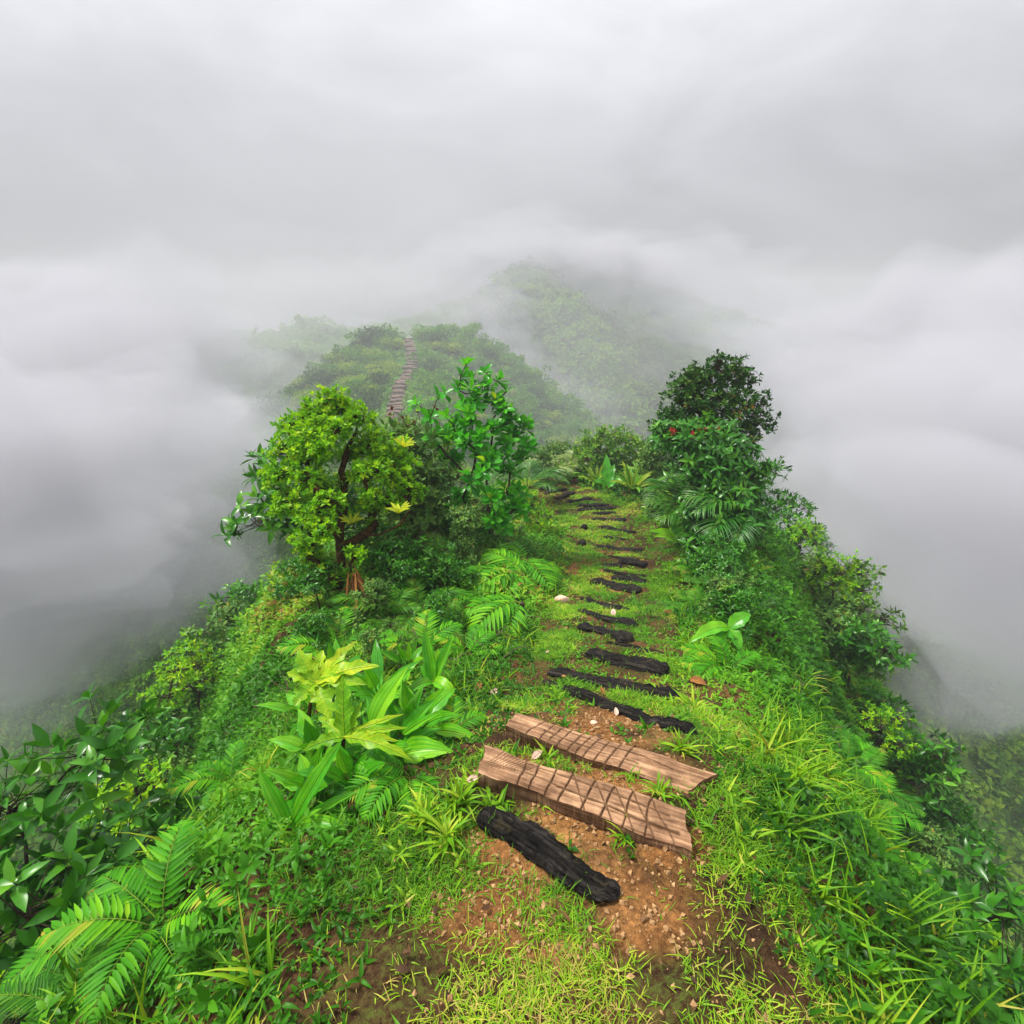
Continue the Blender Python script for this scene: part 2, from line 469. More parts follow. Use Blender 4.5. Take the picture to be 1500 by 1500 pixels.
def ground_mat():
    m, nt, b, out = new_mat("trail_soil")
    co = pos_coord(nt)
    # soil: damp brown with orange patches and pale grit
    n1 = noise_node(nt, 2.6, 5, 0.6, co)
    soil = ramp(nt, [(0.3, (0.022, 0.012, 0.006)), (0.5, (0.06, 0.031, 0.014)), (0.68, (0.14, 0.072, 0.028))], n1.outputs[0])
    n2 = noise_node(nt, 55, 4, 0.7, co)
    grit = ramp(nt, [(0.35, (0.5, 0.48, 0.45)), (0.55, (1.0, 1.0, 1.0)), (0.75, (1.9, 1.8, 1.6))], n2.outputs[0])
    mul = nt.nodes.new("ShaderNodeMix"); mul.data_type = 'RGBA'; mul.blend_type = 'MULTIPLY'; mul.inputs[0].default_value = 1.0
    nt.links.new(soil.outputs[0], mul.inputs[6]); nt.links.new(grit.outputs[0], mul.inputs[7])
    ba = nt.nodes.new("ShaderNodeAttribute"); ba.attribute_name = "bare"
    orange = nt.nodes.new("ShaderNodeMix"); orange.data_type = 'RGBA'; orange.blend_type = 'MULTIPLY'; orange.inputs[0].default_value = 1.0
    oc = ramp(nt, [(0.3, (0.16, 0.065, 0.02)), (0.5, (0.20, 0.09, 0.028)), (0.7, (0.33, 0.165, 0.055))], n1.outputs[0])
    nt.links.new(oc.outputs[0], orange.inputs[6]); nt.links.new(grit.outputs[0], orange.inputs[7])
    mx = nt.nodes.new("ShaderNodeMix"); mx.data_type = 'RGBA'
    nt.links.new(ba.outputs["Fac"], mx.inputs[0]); nt.links.new(mul.outputs[2], mx.inputs[6]); nt.links.new(orange.outputs[2], mx.inputs[7])
    # moss
    n3 = noise_node(nt, 3.4, 5, 0.65, co)
    mm = ramp(nt, [(0.46, (0, 0, 0)), (0.6, (1, 1, 1))], n3.outputs[0])
    inv = nt.nodes.new("ShaderNodeMath"); inv.operation = 'SUBTRACT'; inv.inputs[0].default_value = 0.8
    nt.links.new(ba.outputs["Fac"], inv.inputs[1]); inv.use_clamp = True
    mfine = ramp(nt, [(0.42, (0, 0, 0)), (0.62, (0.8, 0.8, 0.8))], n2.outputs[0])
    mf = nt.nodes.new("ShaderNodeMath"); mf.operation = 'MULTIPLY'
    mf0 = nt.nodes.new("ShaderNodeMath"); mf0.operation = 'MULTIPLY'
    nt.links.new(mm.outputs[0], mf0.inputs[0]); nt.links.new(mfine.outputs[0], mf0.inputs[1])
    nt.links.new(mf0.outputs[0], mf.inputs[0]); nt.links.new(inv.outputs[0], mf.inputs[1])
    mo = nt.nodes.new("ShaderNodeMix"); mo.data_type = 'RGBA'
    nt.links.new(mf.outputs[0], mo.inputs[0]); nt.links.new(mx.outputs[2], mo.inputs[6]); mo.inputs[7].default_value = (0.055, 0.095, 0.012, 1)
    # far hillsides: plant cover
    fa = nt.nodes.new("ShaderNodeAttribute"); fa.attribute_name = "far"
    n4 = noise_node(nt, 0.9, 6, 0.7, co)
    fc = ramp(nt, [(0.3, (0.015, 0.045, 0.008)), (0.5, (0.05, 0.12, 0.015)), (0.7, (0.13, 0.20, 0.03))], n4.outputs[0])
    mf2 = nt.nodes.new("ShaderNodeMix"); mf2.data_type = 'RGBA'
    nt.links.new(fa.outputs["Fac"], mf2.inputs[0]); nt.links.new(mo.outputs[2], mf2.inputs[6]); nt.links.new(fc.outputs[0], mf2.inputs[7])
    nt.links.new(mf2.outputs[2], b.inputs["Base Color"])
    b.inputs["Roughness"].default_value = 0.85
    ad = nt.nodes.new("ShaderNodeMath"); ad.operation = 'ADD'
    n5 = noise_node(nt, 160, 3, 0.6, co)
    nt.links.new(n2.outputs[0], ad.inputs[0]); nt.links.new(n5.outputs[0], ad.inputs[1])
    bp = nt.nodes.new("ShaderNodeBump"); bp.inputs["Strength"].default_value = 0.8; bp.inputs["Distance"].default_value = 0.012
    nt.links.new(ad.outputs[0], bp.inputs["Height"]); nt.links.new(bp.outputs[0], b.inputs["Normal"])
    return m


M['litter'] = leaf_mat("rotting_leaf", [(0.0, (0.03, 0.016, 0.008)), (0.6, (0.08, 0.04, 0.018)), (0.95, (0.16, 0.085, 0.035)), (1.0, (0.32, 0.2, 0.1))], 0.6, 0.1)
M['log'] = log_mat()
M['plank'] = plank_mat()
M['ground'] = ground_mat()


def plain_mat(name, c1, c2, scale=30, rough=0.7, bump=0.4):
    m, nt, b, out = new_mat(name)
    co = pos_coord(nt)
    n = noise_node(nt, scale, 5, 0.65, co)
    cr = ramp(nt, [(0.3, c1), (0.7, c2)], n.outputs[0])
    nt.links.new(cr.outputs[0], b.inputs["Base Color"]); b.inputs["Roughness"].default_value = rough
    bp = nt.nodes.new("ShaderNodeBump"); bp.inputs["Strength"].default_value = bump; bp.inputs["Distance"].default_value = 0.01
    nt.links.new(n.outputs[0], bp.inputs["Height"]); nt.links.new(bp.outputs[0], b.inputs["Normal"])
    return m


M['stone'] = plain_mat("pale_pink_stone", (0.42, 0.24, 0.15), (0.70, 0.50, 0.38), 40)
M['gravel'] = plain_mat("soil_grit", (0.13, 0.06, 0.025), (0.42, 0.26, 0.12), 25)
M['far_path'] = plain_mat("worn_ridge_trail", (0.06, 0.05, 0.035), (0.14, 0.11, 0.08), 1.5, 0.9)
M['far_step'] = plain_mat("pale_ridge_step", (0.10, 0.075, 0.06), (0.24, 0.175, 0.14), 2.0, 0.85)

# ------------------------------------------------------------------ leaf templates
W_OVATE = lambda t: np.sin(np.pi * np.clip(t, 0, 1) ** 0.75) ** 0.85
W_OBOV = lambda t: np.sin(np.pi * np.clip(t, 0, 1) ** 1.5) ** 0.75
W_LANCE = lambda t: np.sin(np.pi * np.clip(t, 0, 1) ** 0.55) ** 1.1
W_STRAP = lambda t: np.minimum(1, (0.45 + 2.2 * t)) * np.clip((1 - t) / 0.45, 0, 1) ** 0.6
W_BLADE = lambda t: (1 - t) ** 0.7


def leaf_t(nl, wf, fold=0.25, droop=0.5, wave=0.0, aspect=0.4):
    t = np.linspace(0, 1, nl + 1)
    ang = droop * t
    dy, dz = np.cos(ang), -np.sin(ang)
    y = np.r_[0, np.cumsum((dy[1:] + dy[:-1]) / 2)] / nl
    z = np.r_[0, np.cumsum((dz[1:] + dz[:-1]) / 2)] / nl
    w = 0.5 * wf(t)
    w[-1] = max(w[-1], 0.0) * 0.15
    zs = fold * w * aspect
    wv = wave * aspect * np.sin(t * 17)
    V = np.concatenate([np.c_[-w, y, z + zs + wv], np.c_[0 * w, y, z], np.c_[w, y, z + zs - wv]])
    n = nl + 1
    i = np.arange(nl)
    F = np.concatenate([np.c_[i, i + n, i + n + 1, i + 1], np.c_[i + n, i + 2 * n, i + 2 * n + 1, i + n + 1]])
    return V, F


def frames(Y, up):
    Y = nrm(Y)
    up = np.broadcast_to(np.asarray(up, float), Y.shape)
    X = np.cross(Y, up)
    bad = np.linalg.norm(X, axis=1) < 1e-3
    X[bad] = np.cross(Y[bad], np.array([0.9, 0.3, 0.1]))
    X = nrm(X)
    return X, Y, np.cross(X, Y)


def rand_dirs(n, zmin=-1.0):
    z = rng.uniform(zmin, 1, n)
    a = rng.uniform(0, 2 * np.pi, n)
    r = np.sqrt(1 - z * z)
    return np.c_[r * np.cos(a), r * np.sin(a), z]


def rosettes(mb, O, A, T, k, length, width, elev=(15, 65), mat=0, var=None, bias=0.0):
    """a ring of k leaves round each twig end O with axis A"""
    N = len(O)
    A = nrm(A)
    X, Y, Z = frames(A, (0.2, 0.1, 1.0) if True else None)
    phi = rng.uniform(0, 2 * np.pi, N)[:, None] + np.arange(k)[None] * 2.399 + rng.normal(0, 0.2, (N, k))
    el = np.radians(np.linspace(elev[0], elev[1], k))[None] + rng.normal(0, 0.15, (N, k))
    D = np.cos(el)[..., None] * (np.cos(phi)[..., None] * X[:, None] + np.sin(phi)[..., None] * Z[:, None]) + np.sin(el)[..., None] * A[:, None]
    D = D.reshape(-1, 3)
    OO = np.repeat(O, k, 0) - np.repeat(A, k, 0) * (np.tile(np.linspace(0.35, 0, k), N)[:, None] * length * 0.5)
    lx, ly, lz = frames(D, np.repeat(A, k, 0) + rng.normal(0, 0.15, (N * k, 3)))
    L = length * rng.uniform(0.7, 1.2, N * k)
    if var is None:
        var = np.repeat(rng.random(N), k) * 0.6 + rng.random(N * k) * 0.4 + bias
    temps = T if isinstance(T, list) else [T]
    pick = rng.integers(0, len(temps), N * k)
    for i, t in enumerate(temps):
        s = pick == i
        mb.inst(t, OO[s], lx[s], ly[s], lz[s], L[s] * width, L[s], L[s], mat, np.clip(var[s], 0, 1))


def bez(p0, p1, p2, n):
    t = np.linspace(0, 1, n)[:, None]
    return (1 - t) ** 2 * p0 + 2 * t * (1 - t) * p1 + t * t * p2


def bigleaf(mb, p0, p1, width, arch=0.2, wf=W_LANCE, fold=0.3, nl=14, cols=6, wave=0.05, pleat=0.0, roll=0.0, ragged=0.06, mat=0, var=0.5, arch_dir=None, hang=0.0):
    """one large leaf from p0 to p1: a real curved, folded, wavy sheet"""
    p0, p1 = np.asarray(p0, float), np.asarray(p1, float)
    L = np.linalg.norm(p1 - p0)
    up = np.array([0, 0, 1.0]) if arch_dir is None else nrm(arch_dir)
    mid = (p0 + p1) / 2 + up * arch * L + np.array([0, 0, -hang * L])
    c = bez(p0, mid, p1, nl + 1)
    T = nrm(np.gradient(c, axis=0))
    ref = np.array([0, -0.45, 1.0])
    S = nrm(np.cross(T, ref))
    N = np.cross(S, T)
    if roll:
        S, N = S * math.cos(roll) + N * math.sin(roll), N * math.cos(roll) - S * math.sin(roll)
    t = np.linspace(0, 1, nl + 1)
    w = width * 0.5 * wf(t); w[-1] *= 0.1; w[0] = max(w[0], width * 0.04)
    u = np.linspace(-1, 1, cols + 1)
    ph = rng.uniform(0, 6)
    lift = fold * np.abs(u)[None] * w[:, None] + wave * width * np.abs(u)[None] ** 2 * np.sin(t[:, None] * 15 + ph + 1.3 * np.sign(u)[None]) * (w[:, None] / (width * 0.5))
    if pleat:
        lift = lift + pleat * width * np.cos(np.arange(cols + 1) * np.pi)[None] * (w[:, None] / (width * 0.5))
    edge = 1 + np.abs(u)[None] * (ragged * np.sin(t[:, None] * 23 + ph + np.sign(u)[None]) + ragged * 1.6 * fbm(t[:, None] * 7 + ph, np.sign(u)[None] * 3.0 + ph, 0.5, 3))
    V = c[:, None] + (u[None] * w[:, None] * edge)[..., None] * S[:, None] + lift[..., None] * N[:, None]
    m = cols + 1
    i = np.arange(nl)[:, None] * m; j = np.arange(cols)[None]
    F = np.stack([i + j, i + j + 1, i + m + j + 1, i + m + j], -1).reshape(-1, 4)
    tone = np.clip(var + 0.10 * np.tile(np.sign((u[:-1] + u[1:])), nl) * rng.choice([-1, 1]) + rng.normal(0, 0.03, nl * cols), 0, 1)
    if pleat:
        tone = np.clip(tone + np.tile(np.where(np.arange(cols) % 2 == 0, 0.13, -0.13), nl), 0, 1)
    if ragged > 0.1:      # side veins
        tt_ = np.repeat(0.5 * (t[:-1] + t[1:]), cols); uu_ = np.tile(np.abs(u[:-1] + u[1:]) / 2, nl)
        tone = np.clip(tone + np.where(np.sin(tt_ * 62 - uu_ * 7) > 0.72, 0.22, -0.05), 0, 1)
    # midrib
    mb.add(V.reshape(-1, 3), F, mat, tone)
    rp = c + N * 0.002
    mb.tube(rp[:-1], np.linspace(max(0.0022, width * 0.022), 0.0008, nl), 4, mat, min(1.0, var + 0.35), cap=False)


# ------------------------------------------------------------------ woody plants grown towards given clumps
def grow(trunks, targets, seed=0, seg=0.12, wob=0.035):
    """trunks: polylines; targets: points the branches must reach. Returns branch polylines with radii weights"""
    nodes, parent = [], []
    for tr in trunks:
        tr = np.asarray(tr, float)
        pts = [tr[0]]
        for a, b in zip(tr[:-1], tr[1:]):
            n = max(1, int(np.linalg.norm(b - a) / seg))
            for k in range(1, n + 1):
                pts.append(a + (b - a) * k / n + rng.normal(0, wob * 0.4, 3))
        for i, p in enumerate(pts):
            nodes.append(np.asarray(p)); parent.append(-1 if i == 0 else len(nodes) - 2)
    root = nodes[0]
    tg = sorted([np.asarray(t, float) for t in targets], key=lambda t: np.linalg.norm(t - root))
    ends = []
    for t in tg:
        A = np.array(nodes)
        d = np.linalg.norm(A - t, axis=1)
        cost = d + 0.9 * np.maximum(0, A[:, 2] - t[2] + 0.02) + 0.06 * np.linalg.norm(A - root, axis=1)
        k = int(np.argmin(cost))
        a = nodes[k]
        n = max(2, int(d[k] / seg))
        mid = (a + t) / 2 + np.array([0, 0, -0.10 * d[k]]) + rng.normal(0, 0.07 * d[k], 3)
        c = bez(a, mid, t, n + 1)
        prev = k
        for i in range(1, n + 1):
            p = c[i] + (rng.normal(0, wob * 0.5, 3) if i < n else 0)
            nodes.append(p); parent.append(prev); prev = len(nodes) - 1
        ends.append(prev)
    nodes = np.array(nodes)
    flow = np.zeros(len(nodes))
    for e in ends:
        k = e
        while k >= 0:
            flow[k] += 1
            k = parent[k]
    return nodes, parent, flow, ends


def skin(mb, nodes, parent, flow, rmin, gain, sides=6, mat=0, rough=0.1, rmax=1.0):
    rad = np.minimum(rmin + gain * np.maximum(flow, 1) ** 0.5 - gain, rmax)
    kids = {}
    for i, p in enumerate(parent):
        kids.setdefault(p, []).append(i)
    stack = [(r, None) for r in kids.get(-1, [])]
    while stack:
        s, frm = stack.pop()
        chain = [] if frm is None else [frm]
        k = s
        while True:
            chain.append(k)
            ch = sorted(kids.get(k, []), key=lambda c: -flow[c])
            if not ch:
                break
            for c in ch[1:]:
                stack.append((c, k))
            k = ch[0]
        if len(chain) > 1:
            r = rad[chain].copy()
            if frm is not None:
                r[0] = r[1]
            mb.tube(nodes[chain], r, sides, mat, rough=rough)


def clump_points(centres, radii, per, squash=0.8, shell=0.45):
    """twig ends spread through each clump, and their outward axes"""
    O, A, C = [], [], []
    for c, r in zip(centres, radii):
        n = 1 if r < 0.03 else max(3, int(per * (r / np.mean(radii)) ** 2))
        d = rand_dirs(n, -0.75)
        rr = r * (shell + (1 - shell) * rng.random(n) ** 0.6)
        rr *= 1 + 0.25 * rng.standard_normal(n).clip(-1, 1)
        o = c + d * rr[:, None] * np.array([1, 1, squash])
        O.append(o); A.append(nrm(d * 0.7 + np.array([0, 0, 0.75]) + rng.normal(0, 0.25, (n, 3)))); C.append(np.repeat(np.asarray(c)[None], n, 0))
    return np.concatenate(O), np.concatenate(A), np.concatenate(C)


def woody(name, label, cat, base, trunks, centres, radii, per, T, k, leaf_len, leaf_w, mats, elev=(15, 65), rmin=0.006, gain=0.006, group=None, bias=0.0,
          squash=0.8, twig_r=0.0022, hang=None, rmax=0.12, shell=0.45):
    root = empty(name, base, label, cat, group)
    nodes, parent, flow, ends = grow(trunks, centres)
    tb = MB()
    skin(tb, nodes, parent, flow, rmin, gain, 7, 0, 0.12, rmax)
    O, A, C = clump_points([nodes[e] for e in ends], radii_for(ends, nodes, centres, radii), per, squash, shell)
    if hang is not None:
        A = nrm(A + np.array([0, 0, hang]))
    for o, a, c in zip(O, A, C):
        s = c + rng.normal(0, 0.02, 3)
        tb.tube(bez(s, (s + o) / 2 + np.array([0, 0, -0.12 * np.linalg.norm(o - s)]), o, 4), np.linspace(twig_r * 1.6, twig_r * 0.7, 4), 3, 0, cap=False)
    tb.build("trunk", [mats[0]], root, None).matrix_parent_inverse.identity()
    fb = MB()
    rosettes(fb, O, A, T, k, leaf_len, leaf_w, elev, bias=bias)
    fb.build("crown", [mats[1]], root, None)
    for ch in root.children:      # geometry was laid out in world space
        ch.location = -Vector(base)
    return root, O, A


def radii_for(ends, nodes, centres, radii):
    c = np.array(centres)
    return [radii[int(np.argmin(np.linalg.norm(c - nodes[e], axis=1)))] for e in ends]


T_OVATE = [leaf_t(3, W_OVATE, 0.3, d) for d in (0.1, 0.5, 0.9)]
T_OBOV = [leaf_t(4, W_OBOV, 0.35, d, aspect=0.5) for d in (0.0, 0.4, 0.8)]
T_LANCE = [leaf_t(4, W_LANCE, 0.3, d) for d in (0.3, 0.8, 1.3)]
T_SMALL = [leaf_t(2, W_OBOV, 0.4, d, aspect=0.6) for d in (0.0, 0.5)]
T_LOW = [leaf_t(2, W_OVATE, 0.3, d, aspect=0.6) for d in (0.2, 0.8)]


# ------------------------------------------------------------------ ground sheet
def axis(pairs):
    """pairs: (start, stop, step)"""
    out = []
    for a, b, s in pairs:
        out.append(np.arange(a, b, s))
    return np.concatenate(out)


gx = axis([(-330, -90, 16), (-90, -40, 2.5), (-40, -14, 0.7), (-14, -3.2, 0.22), (-3.2, -0.6, 0.04), (-0.6, 1.15, 0.016), (1.15, 4.2, 0.04), (4.2, 14, 0.22), (14, 40, 0.7), (40, 90, 2.0), (90, 331, 16)])
gy = axis([(-220, -30, 15), (-30, -3, 1.2), (-3, 0.2, 0.15), (0.2, 0.4, 0.04), (0.4, 2.3, 0.016), (2.3, 9, 0.04), (9, 14, 0.06), (14, 62, 0.35), (62, 130, 1.2), (130, 260, 4), (260, 451, 19)])
XX, YY = np.meshgrid(gx, gy, indexing='ij')
ZZ = hgt(XX, YY)


def bare_at(x, y):
    """how bare the soil is: trodden patches between the steps"""
    x, y = np.asarray(x, float), np.asarray(y, float)
    b = np.zeros_like(x)
    for cx, cy, rx, ry, s in [(0.20, 1.05, 0.36, 0.13, 1.0), (0.30, 1.33, 0.38, 0.12, 1.0), (0.50, 1.78, 0.30, 0.22, 1.0), (0.16, 0.85, 0.36, 0.13, 0.8), (0.1, 0.3, 0.3, 0.2, 0.35),
                              (-0.06, 1.95, 0.16, 0.25, 0.55), (1.3, 5.75, 0.22, 0.25, 0.9), (1.33, 5.2, 0.22, 0.16, 0.7), (1.5, 6.7, 0.25, 0.2, 0.5), (0.85, 4.3, 0.3, 0.2, 0.5),
                              (0.75, 6.4, 0.35, 0.8, 0.65), (1.65, 7.6, 0.4, 0.2, 0.5), (0.15, 4.6, 0.25, 0.5, 0.5), (-0.1, 2.9, 0.2, 0.4, 0.4), (0.9, 1.7, 0.2, 0.25, 0.4), (1.6, 3.2, 0.2, 0.5, 0.4)]:
        q = ((x - cx) / rx) ** 2 + ((y - cy) / ry) ** 2
        b = np.maximum(b, s * np.clip(1.6 - q, 0, 1))
    b = b * np.clip(1.0 + 2.2 * fbm(x * 6, y * 6, 1.0, 3), 0, 1)
    return np.clip(b, 0, 1)


nx, ny = XX.shape
V = np.stack([XX, YY, ZZ], -1).reshape(-1, 3)
i = np.arange(nx - 1)[:, None] * ny; j = np.arange(ny - 1)[None]
F = np.stack([i + j, i + ny + j, i + ny + j + 1, i + j + 1], -1).reshape(-1, 4)
gb = MB(); gb.add(V, F)
ground = gb.build("ground", [M['ground']])
tag(ground, kind="structure")
for nm, val in (("bare", bare_at(XX, YY)), ("far", np.clip((YY - 12.5) / 2.5, 0, 1) + np.clip((np.abs(XX) - 6) / 3, 0, 1))):
    at = ground.data.attributes.new(nm, 'FLOAT', 'POINT')
    at.data.foreach_set("value", np.clip(val, 0, 1).astype(np.float32).ravel())


# ------------------------------------------------------------------ log steps and planks
def log_step(pa, pb, thick, label, group="black log steps of the trail", flat=0.45, bulge=0.45, lift=0.25):
    """a half-sunk charred log from pa to pb (points on the ground)"""
    pa, pb = np.asarray(pa, float), np.asarray(pb, float)
    L = np.linalg.norm(pb - pa)
    n, s = max(30, int(L / 0.007)), 36
    t = np.linspace(0, 1, n)
    X = nrm(pb - pa); Yv = nrm(np.cross((0, 0, 1.0), X)); Zv = np.cross(X, Yv)
    sd = rng.uniform(0, 50)
    ends = np.clip(np.minimum(t, 1 - t) / 0.07, 0.0, 1) ** 0.45
    rad = 0.5 * thick * (0.85 + bulge * fbm(t * L * 3 + sd, 0 * t + sd, 0, 3)) * (0.25 + 0.75 * ends)
    bend = 0.35 * thick * np.stack([fbm(t * L * 2.2 + sd, 0 * t, 1.0, 2), fbm(t * L * 2.2, 0 * t + sd, 5.0, 2)], -1)
    a = np.linspace(0, 2 * np.pi, s, endpoint=False)
    tt, aa = np.meshgrid(t, a, indexing='ij')
    rr = rad[:, None] * (1 + 0.55 * fbm(tt * L * 7 + sd, np.cos(aa) * 1.6, np.sin(aa) * 1.6 + sd, 4) + 0.45 * fbm(tt * L * 12, np.cos(aa) * 6 + sd, np.sin(aa) * 6, 3) + 0.25 * fbm(tt * L * 50, np.cos(aa) * 9 + sd, np.sin(aa) * 9, 2))
    V = pa + X * (t * L)[:, None, None] + Yv * (bend[:, 0:1] + rr * np.cos(aa))[..., None] + Zv * (bend[:, 1:2] * 0.4 + rr * np.sign(np.sin(aa)) * np.abs(np.sin(aa)) ** 0.55 * flat)[..., None]
    # follow the soil, mostly sunk
    mids = pa + X * (t * L)[:, None]
    dz = hgt(mids[:, 0], mids[:, 1]) - mids[:, 2]
    V[..., 2] += (dz + thick * (lift - 0.12))[:, None]
    i = np.arange(n - 1)[:, None] * s; j = np.arange(s)[None]
    F = np.stack([i + j, i + (j + 1) % s, i + s + (j + 1) % s, i + s + j], -1).reshape(-1, 4)
    mb = MB(); mb.add(V.reshape(-1, 3), F)
    for k, rev in ((0, False), (n - 1, True)):
        c = np.r_[V[k], V[k].mean(0)[None]]
        jj = np.arange(s)
        tri = np.stack([np.full(s, s), (jj + 1) % s, jj], -1)
        mb.add(c, tri[:, ::-1] if rev else tri)
    c = (pa + pb) / 2
    # local x along the log so that the grain follows it
    Rm = np.stack([X, Yv, Zv], 1)
    mb.v = [(v - c) @ Rm for v in mb.v]
    o = bpy.data.objects.new("log_step", mb.mesh("log_step", [M['log']]))
    COL.objects.link(o)
    from mathutils import Matrix
    mw = Matrix(Rm.tolist()).to_4x4(); mw.translation = Vector(c)
    o.matrix_world = mw
    tag(o, label, "step", group)
    return o


LOGS = [  # px0, py0, px1, py1, thickness, label
    (704, 1192, 905, 1318, 0.075, "black log end in the bottom left, below both scored planks"),
    (800, 998, 1018, 1078, 0.085, "long black log bowed along the orange soil, first beyond the scored planks"),
    (806, 984, 992, 1028, 0.12, "widest ribbed black log, second beyond the scored planks"),
    (862, 958, 976, 988, 0.14, "short dark slab-like log with powdery top, third beyond the planks"),
    (888, 942, 978, 960, 0.04, "thin black stick-like log in the grass, fourth beyond the planks"),
    (848, 918, 922, 942, 0.13, "grey-black log half under grass at its right end, fifth beyond the planks"),
    (844, 896, 934, 918, 0.09, "slim black log with a pale leaf lying just above it"),
    (852, 876, 922, 896, 0.12, "straight dark log level with the pinkish stone"),
    (866, 852, 938, 868, 0.15, "thickest bulging black log halfway down the trail"),
    (896, 846, 946, 854, 0.12, "short black log just beyond the thickest bulging log"),
    (884, 835, 946, 845, 0.10, "black log bordering the red soil pocket on its near side"),
    (908, 822, 948, 828, 0.2, "lumpy black stump-like log at the right end of the red soil pocket"),
    (884, 830, 912, 830, 0.12, "small black log left of the lumpy stump in the red soil"),
    (874, 800, 942, 808, 0.13, "low black log beyond the red soil pocket"),
    (890, 815, 928, 819, 0.08, "thin half-buried log between the low log and the red soil pocket"),
    (884, 787, 922, 791, 0.09, "thin half-buried log between the grey-topped log and the low log"),
    (880, 772, 932, 780, 0.16, "grey-topped log step on the bend, nearest the lone dark stub"),
    (868, 761, 918, 762, 0.16, "evenly cut black log at the start of the upper bend"),
    (868, 753, 902, 752, 0.15, "stubby black log on the upper bend"),
    (846, 748, 902, 744, 0.15, "thin log with brown soil behind it on the upper bend"),
    (848, 742, 892, 740, 0.14, "faint brownish log step on the upper bend"),
    (834, 737, 866, 730, 0.16, "slanting dark log in the upper bend, near a wider one"),
    (816, 732, 842, 722, 0.17, "slanting black log, fourth from the trail's vanishing end"),
    (798, 724, 830, 717, 0.17, "slanting black log, third from the trail's vanishing end"),
    (794, 718, 814, 712, 0.18, "slanting black log, second from the trail's vanishing end"),
    (784, 712, 800, 704, 0.20, "last dark log where the trail vanishes behind the shrub"),
]
LOG_SEGS = []
for a, b, c, d, th, lb in LOGS:
    p0, p1 = G(a, b), G(c, d)
    LOG_SEGS.append((p0, p1, th))
    log_step(p0, p1, th * (1.12 if len(LOG_SEGS) < 11 else 0.85), lb, lift=0.2)
# a round stub standing left of the trail steps
for px, py, r, lb in [(852, 798, 0.07, "round black post stub left of the low log in the grass"), (855, 774, 0.06, "dark post stub left of the grey-topped log")]:
    g = G(px, py)
    mb = MB()
    zz = np.linspace(-0.05, 0.07, 5)
    mb.tube(np.c_[g[0] + 0.01 * np.sin(zz * 30), g[1] + 0 * zz, g[2] + zz], r * np.array([1, 1, 0.97, 0.9, 0.6]), 12, 0, rough=0.08)
    tag(mb.build("post_stub", [M['log']], loc=g), lb, "post stub")


